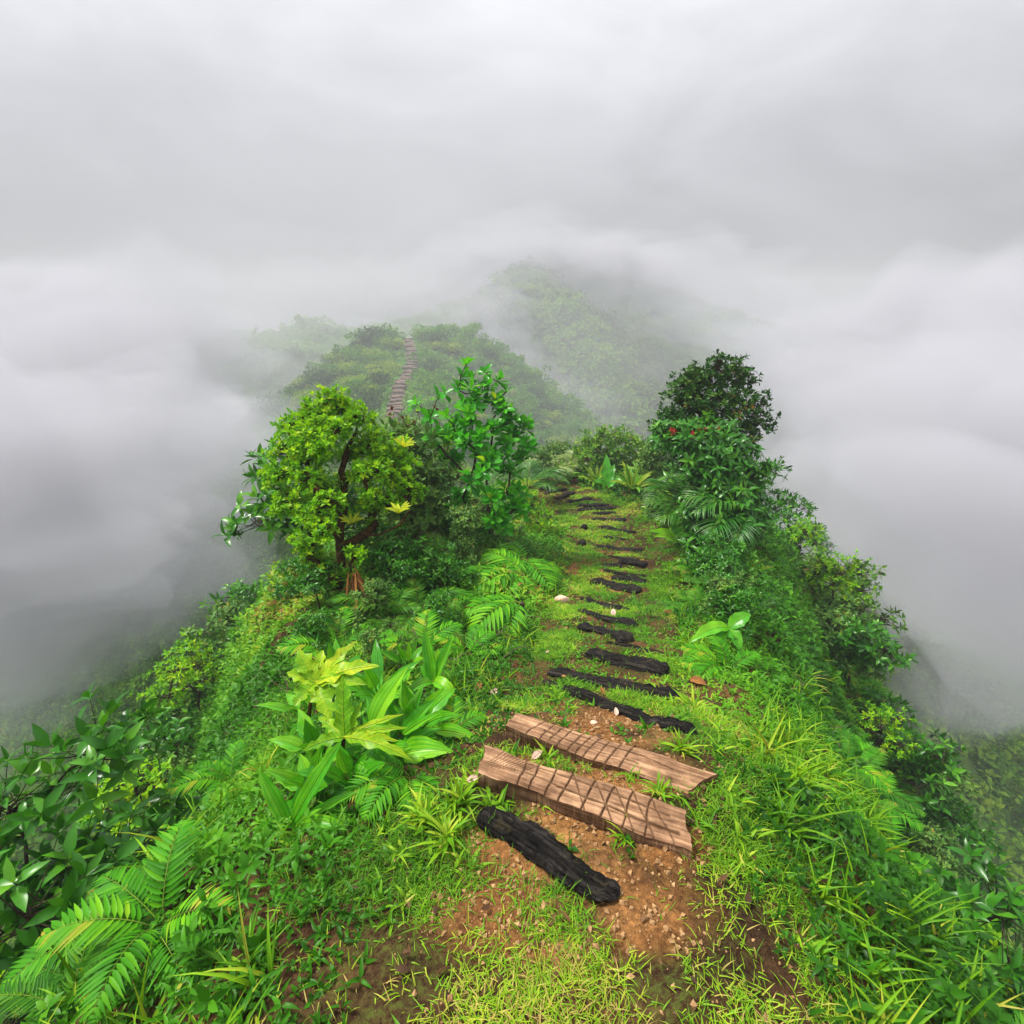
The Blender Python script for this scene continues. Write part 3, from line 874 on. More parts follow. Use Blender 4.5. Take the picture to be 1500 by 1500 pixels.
def plank(c_tl, c_bl, c_tr, c_br, z, thick, label, lines, hump=0.0, end_tilt=0.0):
    """corners as pixels of the photograph on the plane at height z; lines in (u, v) of the plank"""
    def onz(p, z):
        r = ray(*p)
        return r * (z / r[2])
    TL, BL, TR, BR = onz(c_tl, z), onz(c_bl, z), onz(c_tr, z - end_tilt), onz(c_br, z - end_tilt)
    nu, nv = 300, 64
    u = np.linspace(0, 1, nu); v = np.linspace(0, 1, nv)
    U, Vv = np.meshgrid(u, v, indexing='ij')
    Pt = (1 - U)[..., None] * ((1 - Vv)[..., None] * BL + Vv[..., None] * TL) + U[..., None] * ((1 - Vv)[..., None] * BR + Vv[..., None] * TR)
    # wavy, chipped edges
    side = nrm(TL - BL)
    wob = 0.009 * fbm(U * 4 + z * 30, 0 * U, 3.0, 5) * 2
    wob2 = 0.010 * fbm(U * 4 + z * 50, 0 * U + 7, 6.0, 5) * 2
    Pt = Pt + side * (wob * Vv + wob2 * (1 - Vv))[..., None]
    along = nrm(TR - TL)
    Pt = Pt + along * (0.012 * fbm(Vv * 4, z * 9, 2.0, 3) * np.where(U > 0.5, (U - 0.5) * 2, (U - 0.5) * 2))[..., None]
    groove = np.zeros_like(U); dirt = np.zeros_like(U)
    Lu, Lv = np.linalg.norm(TR - TL), np.linalg.norm(TL - BL)
    for (u0, v0, u1, v1, w, dp) in lines:
        a = np.array([u0 * Lu, v0 * Lv]); b = np.array([u1 * Lu, v1 * Lv])
        q = np.stack([U * Lu, Vv * Lv], -1)
        ab = b - a
        t = np.clip(((q - a) @ ab) / (ab @ ab), 0, 1)
        dist = np.linalg.norm(q - (a + t[..., None] * ab), axis=-1)
        dist = dist + 0.0012 * fbm(U * 60, Vv * 14, w * 900, 2)
        g = np.clip(1 - dist / w, 0, 1)
        groove = np.maximum(groove, dp * np.minimum(1, g * 1.8))
        dirt = np.maximum(dirt, np.clip(g * 2.0, 0, 1))
    edge = np.minimum(Vv, 1 - Vv) * Lv
    round_ = 0.006 * np.clip(1 - edge / 0.016, 0, 1) ** 2
    crown = hump * (1 - (2 * Vv - 1) ** 2)
    Pt[..., 2] += crown - groove - round_ + 0.004 * fbm(U * 4, Vv * 2.0, z * 10, 4) + 0.0035 * fbm(U * 9, Vv * 30, 1.0, 3) + 0.0015 * fbm(U * 30, Vv * 60, 1.0, 2)
    top = Pt.reshape(-1, 3)
    iu = np.arange(nu - 1)[:, None] * nv; jv = np.arange(nv - 1)[None]
    Ft = np.stack([iu + jv, iu + nv + jv, iu + nv + jv + 1, iu + jv + 1], -1).reshape(-1, 4)
    mb = MB(); mb.add(top, Ft)
    bot = Pt.copy(); bot[..., 2] = (crown * 0.3 + z - end_tilt * U - thick + 0.008 * fbm(U * 8, Vv * 3, 4.0, 3))
    mb.add(bot.reshape(-1, 3), Ft[:, ::-1])
    n0 = nu * nv
    ring = np.r_[np.arange(nu) * nv, (nu - 1) * nv + np.arange(1, nv), np.arange(nu - 2, -1, -1) * nv + nv - 1, np.arange(nv - 2, 0, -1)]
    m = len(ring)
    sv = np.r_[top[ring], 0.5 * (top[ring] + bot.reshape(-1, 3)[ring]) + rng.normal(0, 0.0015, (m, 3)), bot.reshape(-1, 3)[ring]]
    k = np.arange(m); k2 = (k + 1) % m
    sf = np.r_[np.c_[k, k + m, k2 + m, k2], np.c_[k + m, k + 2 * m, k2 + 2 * m, k2 + m]]
    mb.add(sv, sf)
    c = top.mean(0)
    X = nrm(TR + BR - TL - BL); Yv = nrm(np.cross((0, 0, 1.0), X)); Zv = np.cross(X, Yv)
    Rm = np.stack([X, Yv, Zv], 1)
    mb.v = [(q - c) @ Rm for q in mb.v]
    o = bpy.data.objects.new("plank_step", mb.mesh("plank_step", [M['plank']]))
    COL.objects.link(o)
    from mathutils import Matrix
    mw = Matrix(Rm.tolist()).to_4x4(); mw.translation = Vector(c)
    o.matrix_world = mw
    at = o.data.attributes.new("dirt", 'FLOAT', 'POINT')
    side_d = np.clip(0.25 + 0.9 * fbm(np.arange(3 * m) * 0.05, 0, 0, 3), 0, 0.7)
    at.data.foreach_set("value", np.r_[dirt.ravel() * 0.85, np.full(n0, 0.9), side_d].astype(np.float32))
    tag(o, label, "plank", "scored wooden planks of the trail")
    return o


ln = []
for a, b in [(0.235, 0.205), (0.30, 0.265), (0.39, 0.345), (0.475, 0.41), (0.585, 0.52), (0.68, 0.61), (0.765, 0.71), (0.85, 0.805)]:
    ln.append((a, 0.98, b, 0.02, 0.0034, 0.008))
for a, b in [(0.475, 0.535), (0.585, 0.66), (0.68, 0.755), (0.765, 0.845), (0.85, 0.93)]:
    ln.append((a, 0.98, b, 0.03, 0.003, 0.006))
ln += [(0.24, 0.86, 0.93, 0.66, 0.003, 0.007), (0.22, 0.50, 0.50, 0.40, 0.003, 0.007), (0.40, 0.42, 0.95, 0.28, 0.005, 0.010)]
for k in range(12):
    a = 0.01 + k * 0.018
    ln.append((a, 0.25 + 0.02 * k, a + 0.10, 0.97, 0.0016, 0.003))
plank((711, 1091), (702, 1128), (1003, 1182), (1012, 1243), -1.465, 0.075,
      "lower scored plank with a splayed sawn left end, nearest the viewer", ln, hump=0.0)
ln = []
for k, (a, b) in enumerate([(0.165, 0.13), (0.215, 0.215), (0.265, 0.265), (0.31, 0.32), (0.37, 0.385), (0.415, 0.43), (0.455, 0.475), (0.505, 0.535), (0.56, 0.59), (0.615, 0.66)]):
    ln.append((a, 0.98, b, 0.02, 0.0034, 0.008))
ln += [(0.22, 0.82, 0.86, 0.58, 0.003, 0.007), (0.2, 0.42, 0.72, 0.30, 0.003, 0.007)]
plank((760, 1044), (738, 1063), (1050, 1130), (1008, 1160), -1.555, 0.09,
      "upper scored plank with a raised broken right end", ln, hump=0.006, end_tilt=-0.03)

# ------------------------------------------------------------------ small things lying on the trail
def stone(px, py, r, label, sx=1.0, sz=0.6):
    g = G(px, py)
    n, s = 12, 20
    th = np.linspace(0.02, np.pi - 0.02, n); ph = np.linspace(0, 2 * np.pi, s, endpoint=False)
    A, B = np.meshgrid(th, ph, indexing='ij')
    d = np.stack([np.sin(A) * np.cos(B), np.sin(A) * np.sin(B), np.cos(A)], -1)
    rr = r * (1 + 0.5 * fbm(d[..., 0] * 1.5 + px, d[..., 1] * 1.5, d[..., 2] * 1.5, 3))
    V = g + d * rr[..., None] * np.array([sx, 0.8, sz]) + np.array([0, 0, r * sz * 0.45])
    i = np.arange(n - 1)[:, None] * s; j = np.arange(s)[None]
    F = np.stack([i + j, i + s + j, i + s + (j + 1) % s, i + (j + 1) % s], -1).reshape(-1, 4)
    mb = MB(); mb.add(V.reshape(-1, 3), F)
    return tag(mb.build("stone", [M['stone']], loc=g), label, "stone")


stone(822, 882, 0.062, "rounded pinkish stone in the grass left of the log steps", 1.15, 0.8)
stone(870, 1060, 0.016, "small pale stone on the orange soil above the upper plank")


def fallen_leaf(px, py, length, ang, var, label, mat='dead', lift=0.02, width=0.5):
    g = G(px, py) + np.array([0, 0, lift])
    d = np.array([math.cos(ang), math.sin(ang), 0.25]) * length
    mb = MB()
    bigleaf(mb, g - d / 2, g + d / 2, length * width, 0.12, W_OVATE, 0.35, 8, 4, 0.06, var=var)
    return tag(mb.build("fallen_leaf", [M[mat]], loc=g), label, "leaf")


M['pale_dead'] = leaf_mat("bleached_leaf", [(0.0, (0.35, 0.22, 0.16)), (1.0, (0.70, 0.50, 0.42))], 0.6, 0.2)
fallen_leaf(725, 1018, 0.06, 0.9, 0.7, "bleached pinkish leaf on bare soil left of the trail", 'pale_dead', width=0.75)
fallen_leaf(898, 900, 0.10, 1.3, 0.8, "pale curled leaf on the log steps", 'pale_dead')
fallen_leaf(787, 1111, 0.05, 0.6, 0.6, "pale pink leaf between the two scored planks", 'pale_dead')
fallen_leaf(1022, 1003, 0.11, -0.9, 0.6, "long tan dry leaf at the right verge of the trail")
fallen_leaf(1020, 972, 0.09, 0.2, 0.35, "orange-brown leaf under the right verge fern")
fallen_leaf(982, 902, 0.12, 2.8, 0.3, "rust red leaf in the right verge grass")
fallen_leaf(882, 1016, 0.05, 1.9, 0.45, "brown leaf standing between two black logs")
fallen_leaf(826, 995, 0.03, 0.3, 1.0, "small orange leaf on the widest ribbed log", width=0.8)
fallen_leaf(902, 1047, 0.045, 1.5, 0.75, "tan leaf on the orange soil right of centre", 'pale_dead')
fallen_leaf(694, 1147, 0.045, 0.2, 0.9, "white dry leaf curled left of the lower plank", 'pale_dead')
fallen_leaf(802, 958, 0.03, 0.4, 0.5, "small bleached leaf in the grass left of the logs", 'pale_dead')
fallen_leaf(700, 1012, 0.09, 1.1, 0.8, "dry tan leaf by the bleached leaf on bare soil")

# grit and crumbs of soil
gb = MB()
cnt = 16000
gxy = np.c_[rng.uniform(-0.35, 1.0, cnt), rng.uniform(0.3, 2.2, cnt)]
keep = rng.random(cnt) < 0.08 + bare_at(gxy[:, 0], gxy[:, 1])
gxy = gxy[keep]
z = hgt(gxy[:, 0], gxy[:, 1])
oc = np.array([[1, 0, 0], [0, 1, 0], [-1, 0, 0], [0, -1, 0], [0, 0, 1], [0, 0, -1.0]])
of = np.array([[0, 1, 4], [1, 2, 4], [2, 3, 4], [3, 0, 4], [1, 0, 5], [2, 1, 5], [3, 2, 5], [0, 3, 5]])
D = rand_dirs(len(gxy)); GX_, GY_, GZ_ = frames(D, rand_dirs(len(gxy)))
s = 0.002 + 0.011 * rng.random(len(gxy)) ** 4
gb.inst((oc * np.array([1, 0.8, 0.65]), of), np.c_[gxy, z + s * 0.2], GX_, GY_, GZ_, s, s, s)
tag(gb.build("gravel", [M['gravel']], smooth=False), kind="stuff")


# ------------------------------------------------------------------ grass
def near_log(x, y):
    d = np.full(np.shape(x), 9.0)
    for p0, p1, th in LOG_SEGS:
        ab = (p1 - p0)[:2]
        q = np.stack([x - p0[0], y - p0[1]], -1)
        t = np.clip((q @ ab) / (ab @ ab), 0, 1)
        d = np.minimum(d, np.linalg.norm(q - t[..., None] * ab, axis=-1) / (th * 0.55))
    return d


def in_plank(x, y):
    a = ((x - 0.215) * 0.965 + (y - 1.20) * -0.26) / 0.36, ((x - 0.215) * 0.26 + (y - 1.20) * 0.965) / 0.085
    b = ((x - 0.36) * 0.965 + (y - 1.47) * -0.26) / 0.38, ((x - 0.36) * 0.26 + (y - 1.47) * 0.965) / 0.085
    return ((np.abs(a[0]) < 1) & (np.abs(a[1]) < 1)) | ((np.abs(b[0]) < 1) & (np.abs(b[1]) < 1))


T_BLADE = [leaf_t(3, W_BLADE, 0.3, d, aspect=0.12) for d in (0.5, 1.1, 1.7)]
T_GBLADE = [leaf_t(4, W_LANCE, 0.4, d, aspect=0.16) for d in (0.5, 1.0, 1.5)]


def tufts(mb, xy, n_blades, length, width, spread=0.02, temps=T_BLADE, elev=(25, 80), varb=None):
    N = len(xy)
    z = hgt(xy[:, 0], xy[:, 1])
    O = np.repeat(np.c_[xy, z - 0.004], n_blades, 0)
    K = len(O)
    a = rng.uniform(0, 2 * np.pi, K); el = np.radians(rng.uniform(elev[0], elev[1], K))
    D = np.c_[np.cos(el) * np.cos(a), np.cos(el) * np.sin(a), np.sin(el)]
    O[:, :2] += rng.normal(0, spread, (K, 2))
    X, Y, Z = frames(D, (0, 0, 1.0))
    L = np.repeat(np.broadcast_to(length, (N,)), n_blades) * rng.uniform(0.5, 1.25, K)
    Wd = np.repeat(np.broadcast_to(width, (N,)), n_blades) * rng.uniform(0.7, 1.2, K)
    v = (rng.random(N) * 0.5 if varb is None else varb).repeat(n_blades) + rng.random(K) * 0.5
    pick = rng.integers(0, len(temps), K)
    for i, t in enumerate(temps):
        s = pick == i
        mb.inst(t, O[s], X[s], Y[s], Z[s], Wd[s], L[s], L[s], 0, v[s])


def grass_density(x, y):
    o = off_path(x, y)
    g = (1 - 0.55 * o) * np.clip(0.48 + 3.2 * fbm(x * 2.9, y * 2.9, 4.0, 4), 0.05, 1)
    g = g * (1 - 0.93 * bare_at(x, y)) * (near_log(x, y) > np.where(y > 5.6, 1.1, 0.62)) * ~in_plank(x, y)
    return np.clip(g, 0, 1)


gr = MB()
for (y0, y1, cnt, nb, L, Wd) in [(0.25, 1.15, 11000, 6, 0.044, 0.0034), (1.15, 2.2, 9500, 6, 0.038, 0.0038), (2.2, 4.2, 19000, 6, 0.040, 0.0055), (4.2, 7.0, 21000, 6, 0.05, 0.008), (7.0, 12.5, 22000, 6, 0.06, 0.012)]:
    yy = rng.uniform(y0, y1, cnt)
    hw = np.interp(yy, [0, 2, 5, 9, 12], [0.95, 0.95, 1.15, 1.5, 1.3])
    xx = path_x(yy) + rng.uniform(-1, 1, cnt) * hw
    k = rng.random(cnt) < grass_density(xx, yy)
    xy = np.c_[xx[k], yy[k]]
    tone = np.clip(0.26 + 1.2 * fbm(xy[:, 0] * 1.8, xy[:, 1] * 1.8, 9.0, 3) + rng.normal(0, 0.12, len(xy)), 0, 0.6)
    tufts(gr, xy, nb, L * (0.7 + 0.6 * rng.random(len(xy))), Wd, 0.018, varb=tone, elev=(15, 75))
# broad-bladed grass tufts near the viewer
cnt = 420
yy = rng.uniform(0.5, 3.2, cnt); xx = path_x(yy) + rng.uniform(-0.95, 0.95, cnt)
k = (rng.random(cnt) < grass_density(xx, yy) * 0.9) & (np.abs(xx - path_x(yy)) > 0.25)
tufts(gr, np.c_[xx[k], yy[k]], 12, 0.085, 0.0105, 0.018, T_GBLADE, (15, 75))
cnt = 900
yy = rng.uniform(0.4, 9, cnt); xx = path_x(yy) + rng.choice([-1, 1], cnt) * (0.62 + rng.random(cnt) * (0.5 + 0.4 * yy))
k = ~((xx < -0.2) & (xx > -1.15) & (yy > 0.75) & (yy < 2.2))
xx, yy = xx[k], yy[k]
tufts(gr, np.c_[xx, yy], 12, 0.08 + 0.16 * rng.random(len(xx)), 0.009, 0.02, T_GBLADE, (30, 85))
tag(gr.build("grass", [M['grass']]), kind="stuff")

# distinct grass tufts among the planks
def grass_tuft(px, py, n, L, label):
    g = G(px, py)
    mb = MB()
    tufts(mb, g[None, :2], n, np.array([L]), np.array([L * 0.11]), 0.012, T_GBLADE, (25, 80), np.array([0.4]))
    tag(mb.build("grass_tuft", [M['grass']], loc=g), label, "grass tuft", "grass tufts by the planks")


for px, py, n, L, lb in [
    (968, 1166, 34, 0.085, "thick bright grass tuft growing against the upper plank's right end"),
    (924, 1143, 16, 0.06, "small grass tuft between the planks, right of the middle"),
    (806, 1114, 18, 0.075, "upright grass tuft between the planks near their left ends"),
    (918, 1226, 30, 0.075, "grass tuft at the lower edge of the lower plank, right of centre"),
    (800, 1180, 16, 0.055, "grass tuft on the gravel under the lower plank"),
    (832, 1040, 14, 0.07, "grass tuft on the soil above the upper plank's middle"),
    (962, 1048, 14, 0.06, "sprig of grass on the soil beside the long black log"),
    (620, 1200, 40, 0.11, "broad-bladed grass tuft beside the dark stone, lower left"),
    (672, 1180, 44, 0.11, "dense pale-tipped grass tuft left of the lower plank"),
    (655, 1230, 40, 0.12, "tall grass tuft at the very bottom, left of the black log end"),
    (692, 1150, 26, 0.09, "slim grass tuft touching the lower plank's left end"),
    (1016, 1040, 26, 0.13, "arching grass tuft on the right verge beside the long black log"),
    (970, 1020, 8, 0.13, "thin arching grass blades rooted in the widest ribbed log"),
    (1000, 1100, 24, 0.10, "grass tuft beyond the upper plank's broken end"),
]:
    grass_tuft(px, py, n, L, lb)

# ------------------------------------------------------------------ undergrowth
def hide_near_camera(x, y):
    return (np.hypot(x, y) > 0.55)


ug = MB()
def herb_layer(cnt, xr, yr, hmax, L, k, dens, temps=T_LOW, width=0.55, mat=0):
    x = rng.uniform(*xr, cnt); y = rng.uniform(*yr, cnt)
    o = off_path(x, y)
    keep = (rng.random(cnt) < dens(x, y, o)) & hide_near_camera(x, y)
    x, y, o = x[keep], y[keep], o[keep]
    patch = np.clip(0.5 + 1.3 * fbm(x * 1.1, y * 1.1, 12.0, 3), 0.08, 1.0)
    h = hmax * (0.08 + 0.92 * rng.random(len(x)) ** 1.3) * patch * np.clip(0.12 + o, 0, 1)
    O = np.c_[x, y, hgt(x, y) + h]
    A = nrm(np.c_[rng.normal(0, 0.35, len(x)), rng.normal(0, 0.35, len(x)) - 0.1, np.ones(len(x))])
    tone = np.clip(0.35 + 1.0 * fbm(x * 0.9, y * 0.9, 21.0, 3), 0, 0.75)
    var = np.repeat(tone, k) + rng.random(len(x) * k) * 0.3
    rosettes(ug, O, A, temps, k, L, width, (0, 55), mat, var)


side = lambda x, y, o: np.clip(o * 1.1, 0, 1)
herb_layer(16000, (-2.6, 2.6), (0.4, 3.4), 0.14, 0.020, 5, side)
herb_layer(9000, (-2.6, 2.6), (0.4, 3.4), 0.18, 0.045, 4, side, T_LANCE, 0.24)
herb_layer(3500, (-3.2, 3.2), (0.6, 4.4), 0.28, 0.045, 6, lambda x, y, o: np.clip(o * 1.2 - 0.35, 0, 1), T_OVATE, 0.45)
herb_layer(9000, (-4.2, 4.6), (3.2, 8.0), 0.26, 0.05, 5, side)
herb_layer(7000, (-4.2, 4.6), (3.2, 8.0), 0.30, 0.09, 5, side, T_LANCE, 0.22)
herb_layer(11000, (-5.5, 6.5), (7.5, 13.5), 0.36, 0.085, 5, side)
herb_layer(5000, (-7.0, -2.4), (0.4, 8.0), 0.5, 0.08, 5, side)
herb_layer(5000, (2.4, 7.5), (0.4, 9.0), 0.5, 0.08, 5, side)
herb_layer(5000, (-0.5, 2.6), (1.0, 10.0), 0.10, 0.03, 5, lambda x, y, o: 0.6 * (1 - o) * (near_log(x, y) > 1.0) * (1 - bare_at(x, y)) * ~in_plank(x, y))
herb_layer(2600, (-0.5, 2.6), (1.4, 10.0), 0.09, 0.06, 5, lambda x, y, o: 0.6 * (1 - o) * (near_log(x, y) > 1.1) * (1 - bare_at(x, y)) * ~in_plank(x, y), T_LANCE, 0.22)
herb_layer(9000, (-16, 16), (9.0, 24.0), 0.8, 0.16, 6, lambda x, y, o: np.where((np.abs(x) > 4) | (y > 12.6), 1.0, 0.0))
herb_layer(4500, (-16, -5), (-2, 12), 0.8, 0.15, 6, lambda x, y, o: 1.0 + 0 * x)
herb_layer(4500, (6, 16), (-2, 12), 0.8, 0.15, 6, lambda x, y, o: 1.0 + 0 * x)
tag(ug.build("undergrowth", [M['herb']]), kind="stuff")

lt = MB()
n = 2600
y = rng.uniform(0.4, 9.0, n); x = path_x(y) + rng.normal(0, 0.9, n)
k = (near_log(x, y) > 1.0) & ~in_plank(x, y)
x, y = x[k], y[k]
A = nrm(np.c_[rng.normal(0, .4, (len(x), 2)), np.ones(len(x))])
D = np.cross(A, rand_dirs(len(x)))
X, Y, Z = frames(D, A)
l = 0.010 + 0.032 * rng.random(len(x)) ** 2
for i_, t_ in enumerate(T_OVATE):
    q = np.arange(len(x)) % 3 == i_
    lt.inst(t_, np.c_[x, y, hgt(x, y) + 0.012][q], X[q], Y[q], Z[q], l[q] * 0.5, l[q], l[q])
tag(lt.build("leaf_litter", [M['litter']]), kind="stuff")

# dead stalks and twigs on the slopes
tw = MB()
for k in range(800):
    y = rng.uniform(2.7, 9.0); sgn = rng.choice([-1, 1], p=[0.7, 0.3])
    x = path_x(y) + sgn * rng.uniform(0.6, 3.0)
    g = np.array([x, y, 0.0])
    L = rng.uniform(0.10, 0.36)
    d = nrm(np.array([rng.normal(), rng.normal(), rng.uniform(0.1, 1.2)]))
    tw.v.append(np.zeros((0, 3)))
    tw_pts = bez(g, g + d * L * 0.5 + rng.normal(0, 0.05, 3), g + d * L + np.array([0, 0, -0.08]), 5)
    tw_pts[:, 2] += float(base_h(np.array([x]), np.array([y]))[0])
    tw.tube(tw_pts, np.linspace(0.0035, 0.0015, 5), 4, 0, cap=False)
tag(tw.build("dead_twig_litter", [M['twig']]), kind="stuff")


# ------------------------------------------------------------------ ferns and palms
def frond_mesh(name, L, pairs, leaflet, lw, droop, mats, start_el=60, stalk=0.15, profile='fern', vee=0.25, sweep=65, seed=0, gappy=0.0):
    """one frond along +Y from the origin; returns a mesh"""
    mb = MB()
    n = 22
    t = np.linspace(0, 1, n)
    el = np.radians(start_el) - droop * t ** 1.15
    st = L / (n - 1)
    y = np.r_[0, np.cumsum(np.cos(el[:-1]))] * st; z = np.r_[0, np.cumsum(np.sin(el[:-1]))] * st
    x = 0.03 * L * np.sin(t * 2.5 + seed)
    c = np.c_[x, y, z]
    mb.tube(c, np.linspace(0.006, 0.0015, n) * (L / 0.8) ** 0.5, 5, 1, cap=False)
    s = np.linspace(stalk, 0.985, pairs)
    ci = np.stack([np.interp(s, t, c[:, k]) for k in range(3)], 1)
    T = nrm(np.stack([np.interp(s, t, np.gradient(c[:, k])) for k in range(3)], 1))
    S = nrm(np.cross(T, np.array([0, 0, 1.0]))); N = np.cross(S, T)
    q = (s - stalk) / (1 - stalk)
    prof = np.sin(np.pi * np.clip(0.16 + 0.84 * q, 0, 1)) ** 0.7 if profile == 'fern' else np.clip(0.55 + 1.6 * q, 0, 1) * np.clip((1.08 - q) / 0.5, 0.25, 1)
    for sg in (-1, 1):
        sw = np.radians(sweep - 25 * q)
        D = sg * S * np.sin(sw)[:, None] + T * np.cos(sw)[:, None] + N * (vee * (1 - 0.6 * q))[:, None] + rng.normal(0, 0.05, (pairs, 3))
        X, Y, Z = frames(D, N)
        ll = leaflet * prof * rng.uniform(0.88, 1.1, pairs)
        if gappy:
            ll = ll * np.where(rng.random(pairs) < gappy, 0.45, 1)
        T_ = leaf_t(5, W_LANCE, 0.35, 0.8 if profile == 'palm' else 0.5, aspect=0.2)
        mb.inst(T_, ci, X, Y, Z, lw * (0.6 + 0.4 * prof), ll, ll, 0, np.clip(rng.random(pairs) * 0.55 + 0.12 + 0.3 * rng.random() + 0.18 * q ** 3, 0, 1))
    return mb.mesh(name, mats)


FR = {}
for key, mat in (('bright', 'fern'), ('dark', 'dark_fern'), ('pale', 'pale_fern')):
    FR[key] = [frond_mesh("frond", 1.0, 17 if key == 'bright' else 24, 0.32 if key == 'bright' else 0.26, 0.046 if key == 'bright' else 0.03, dr, [M[mat], M['stem']], el, 0.2, 'fern', 0.15, 66, s_) for s_, (dr, el) in enumerate([(1.3, 55), (1.6, 65), (1.0, 40)])]
FR['big'] = [frond_mesh("frond", 1.0, 13, 0.44, 0.06, dr, [M['fern'], M['stem']], el, 0.12, 'fern', 0.02, 62, s_) for s_, (dr, el) in enumerate([(1.0, 18), (1.2, 28), (0.9, 8)])]
FR['palm'] = [frond_mesh("frond", 1.0, 24, 0.42, 0.026, dr, [M['palm'], M['stem']], el, 0.25, 'palm', 0.3, 58, s_) for s_, (dr, el) in enumerate([(1.4, 60), (1.8, 70), (1.1, 45)])]
FR['pale_palm'] = [frond_mesh("frond", 1.0, 24, 0.42, 0.026, dr, [M['pale_palm'], M['stem']], el, 0.25, 'palm', 0.3, 58, s_) for s_, (dr, el) in enumerate([(1.4, 60), (1.8, 70), (1.1, 45)])]


def fronds(name, cat, base, kind, specs, label, group=None, trunk_h=0.0):
    """specs: (azimuth in degrees seen from above, 90 = away from the viewer, length, tilt)"""
    root = empty(name, base, label, cat, group)
    if trunk_h:
        mb = MB()
        zz = np.linspace(-0.05, trunk_h, 6)
        mb.tube(np.c_[0.02 * np.sin(zz * 4), 0 * zz, zz], np.linspace(0.035, 0.022, 6), 8, 0, rough=0.06)
        mb.build("trunk", [M['bark']], root)
    for i, (az, L, tilt) in enumerate(specs):
        o = bpy.data.objects.new("frond", FR[kind][i % 3])
        COL.objects.link(o); o.parent = root
        o.location = (0, 0, trunk_h)
        o.rotation_euler = (R(tilt), R(rng.uniform(-8, 8)), R(az - 90))
        L = L * (0.9 if kind == 'dark' else 1.0)
        o.scale = (L, L, L)
    return root


def ring(n, L, tilt=0, jitter=14, start=None):
    a0 = rng.uniform(0, 360) if start is None else start
    return [(a0 + k * 360 / n + rng.normal(0, jitter), L * rng.uniform(0.75, 1.15), tilt + rng.normal(0, 9)) for k in range(n)]


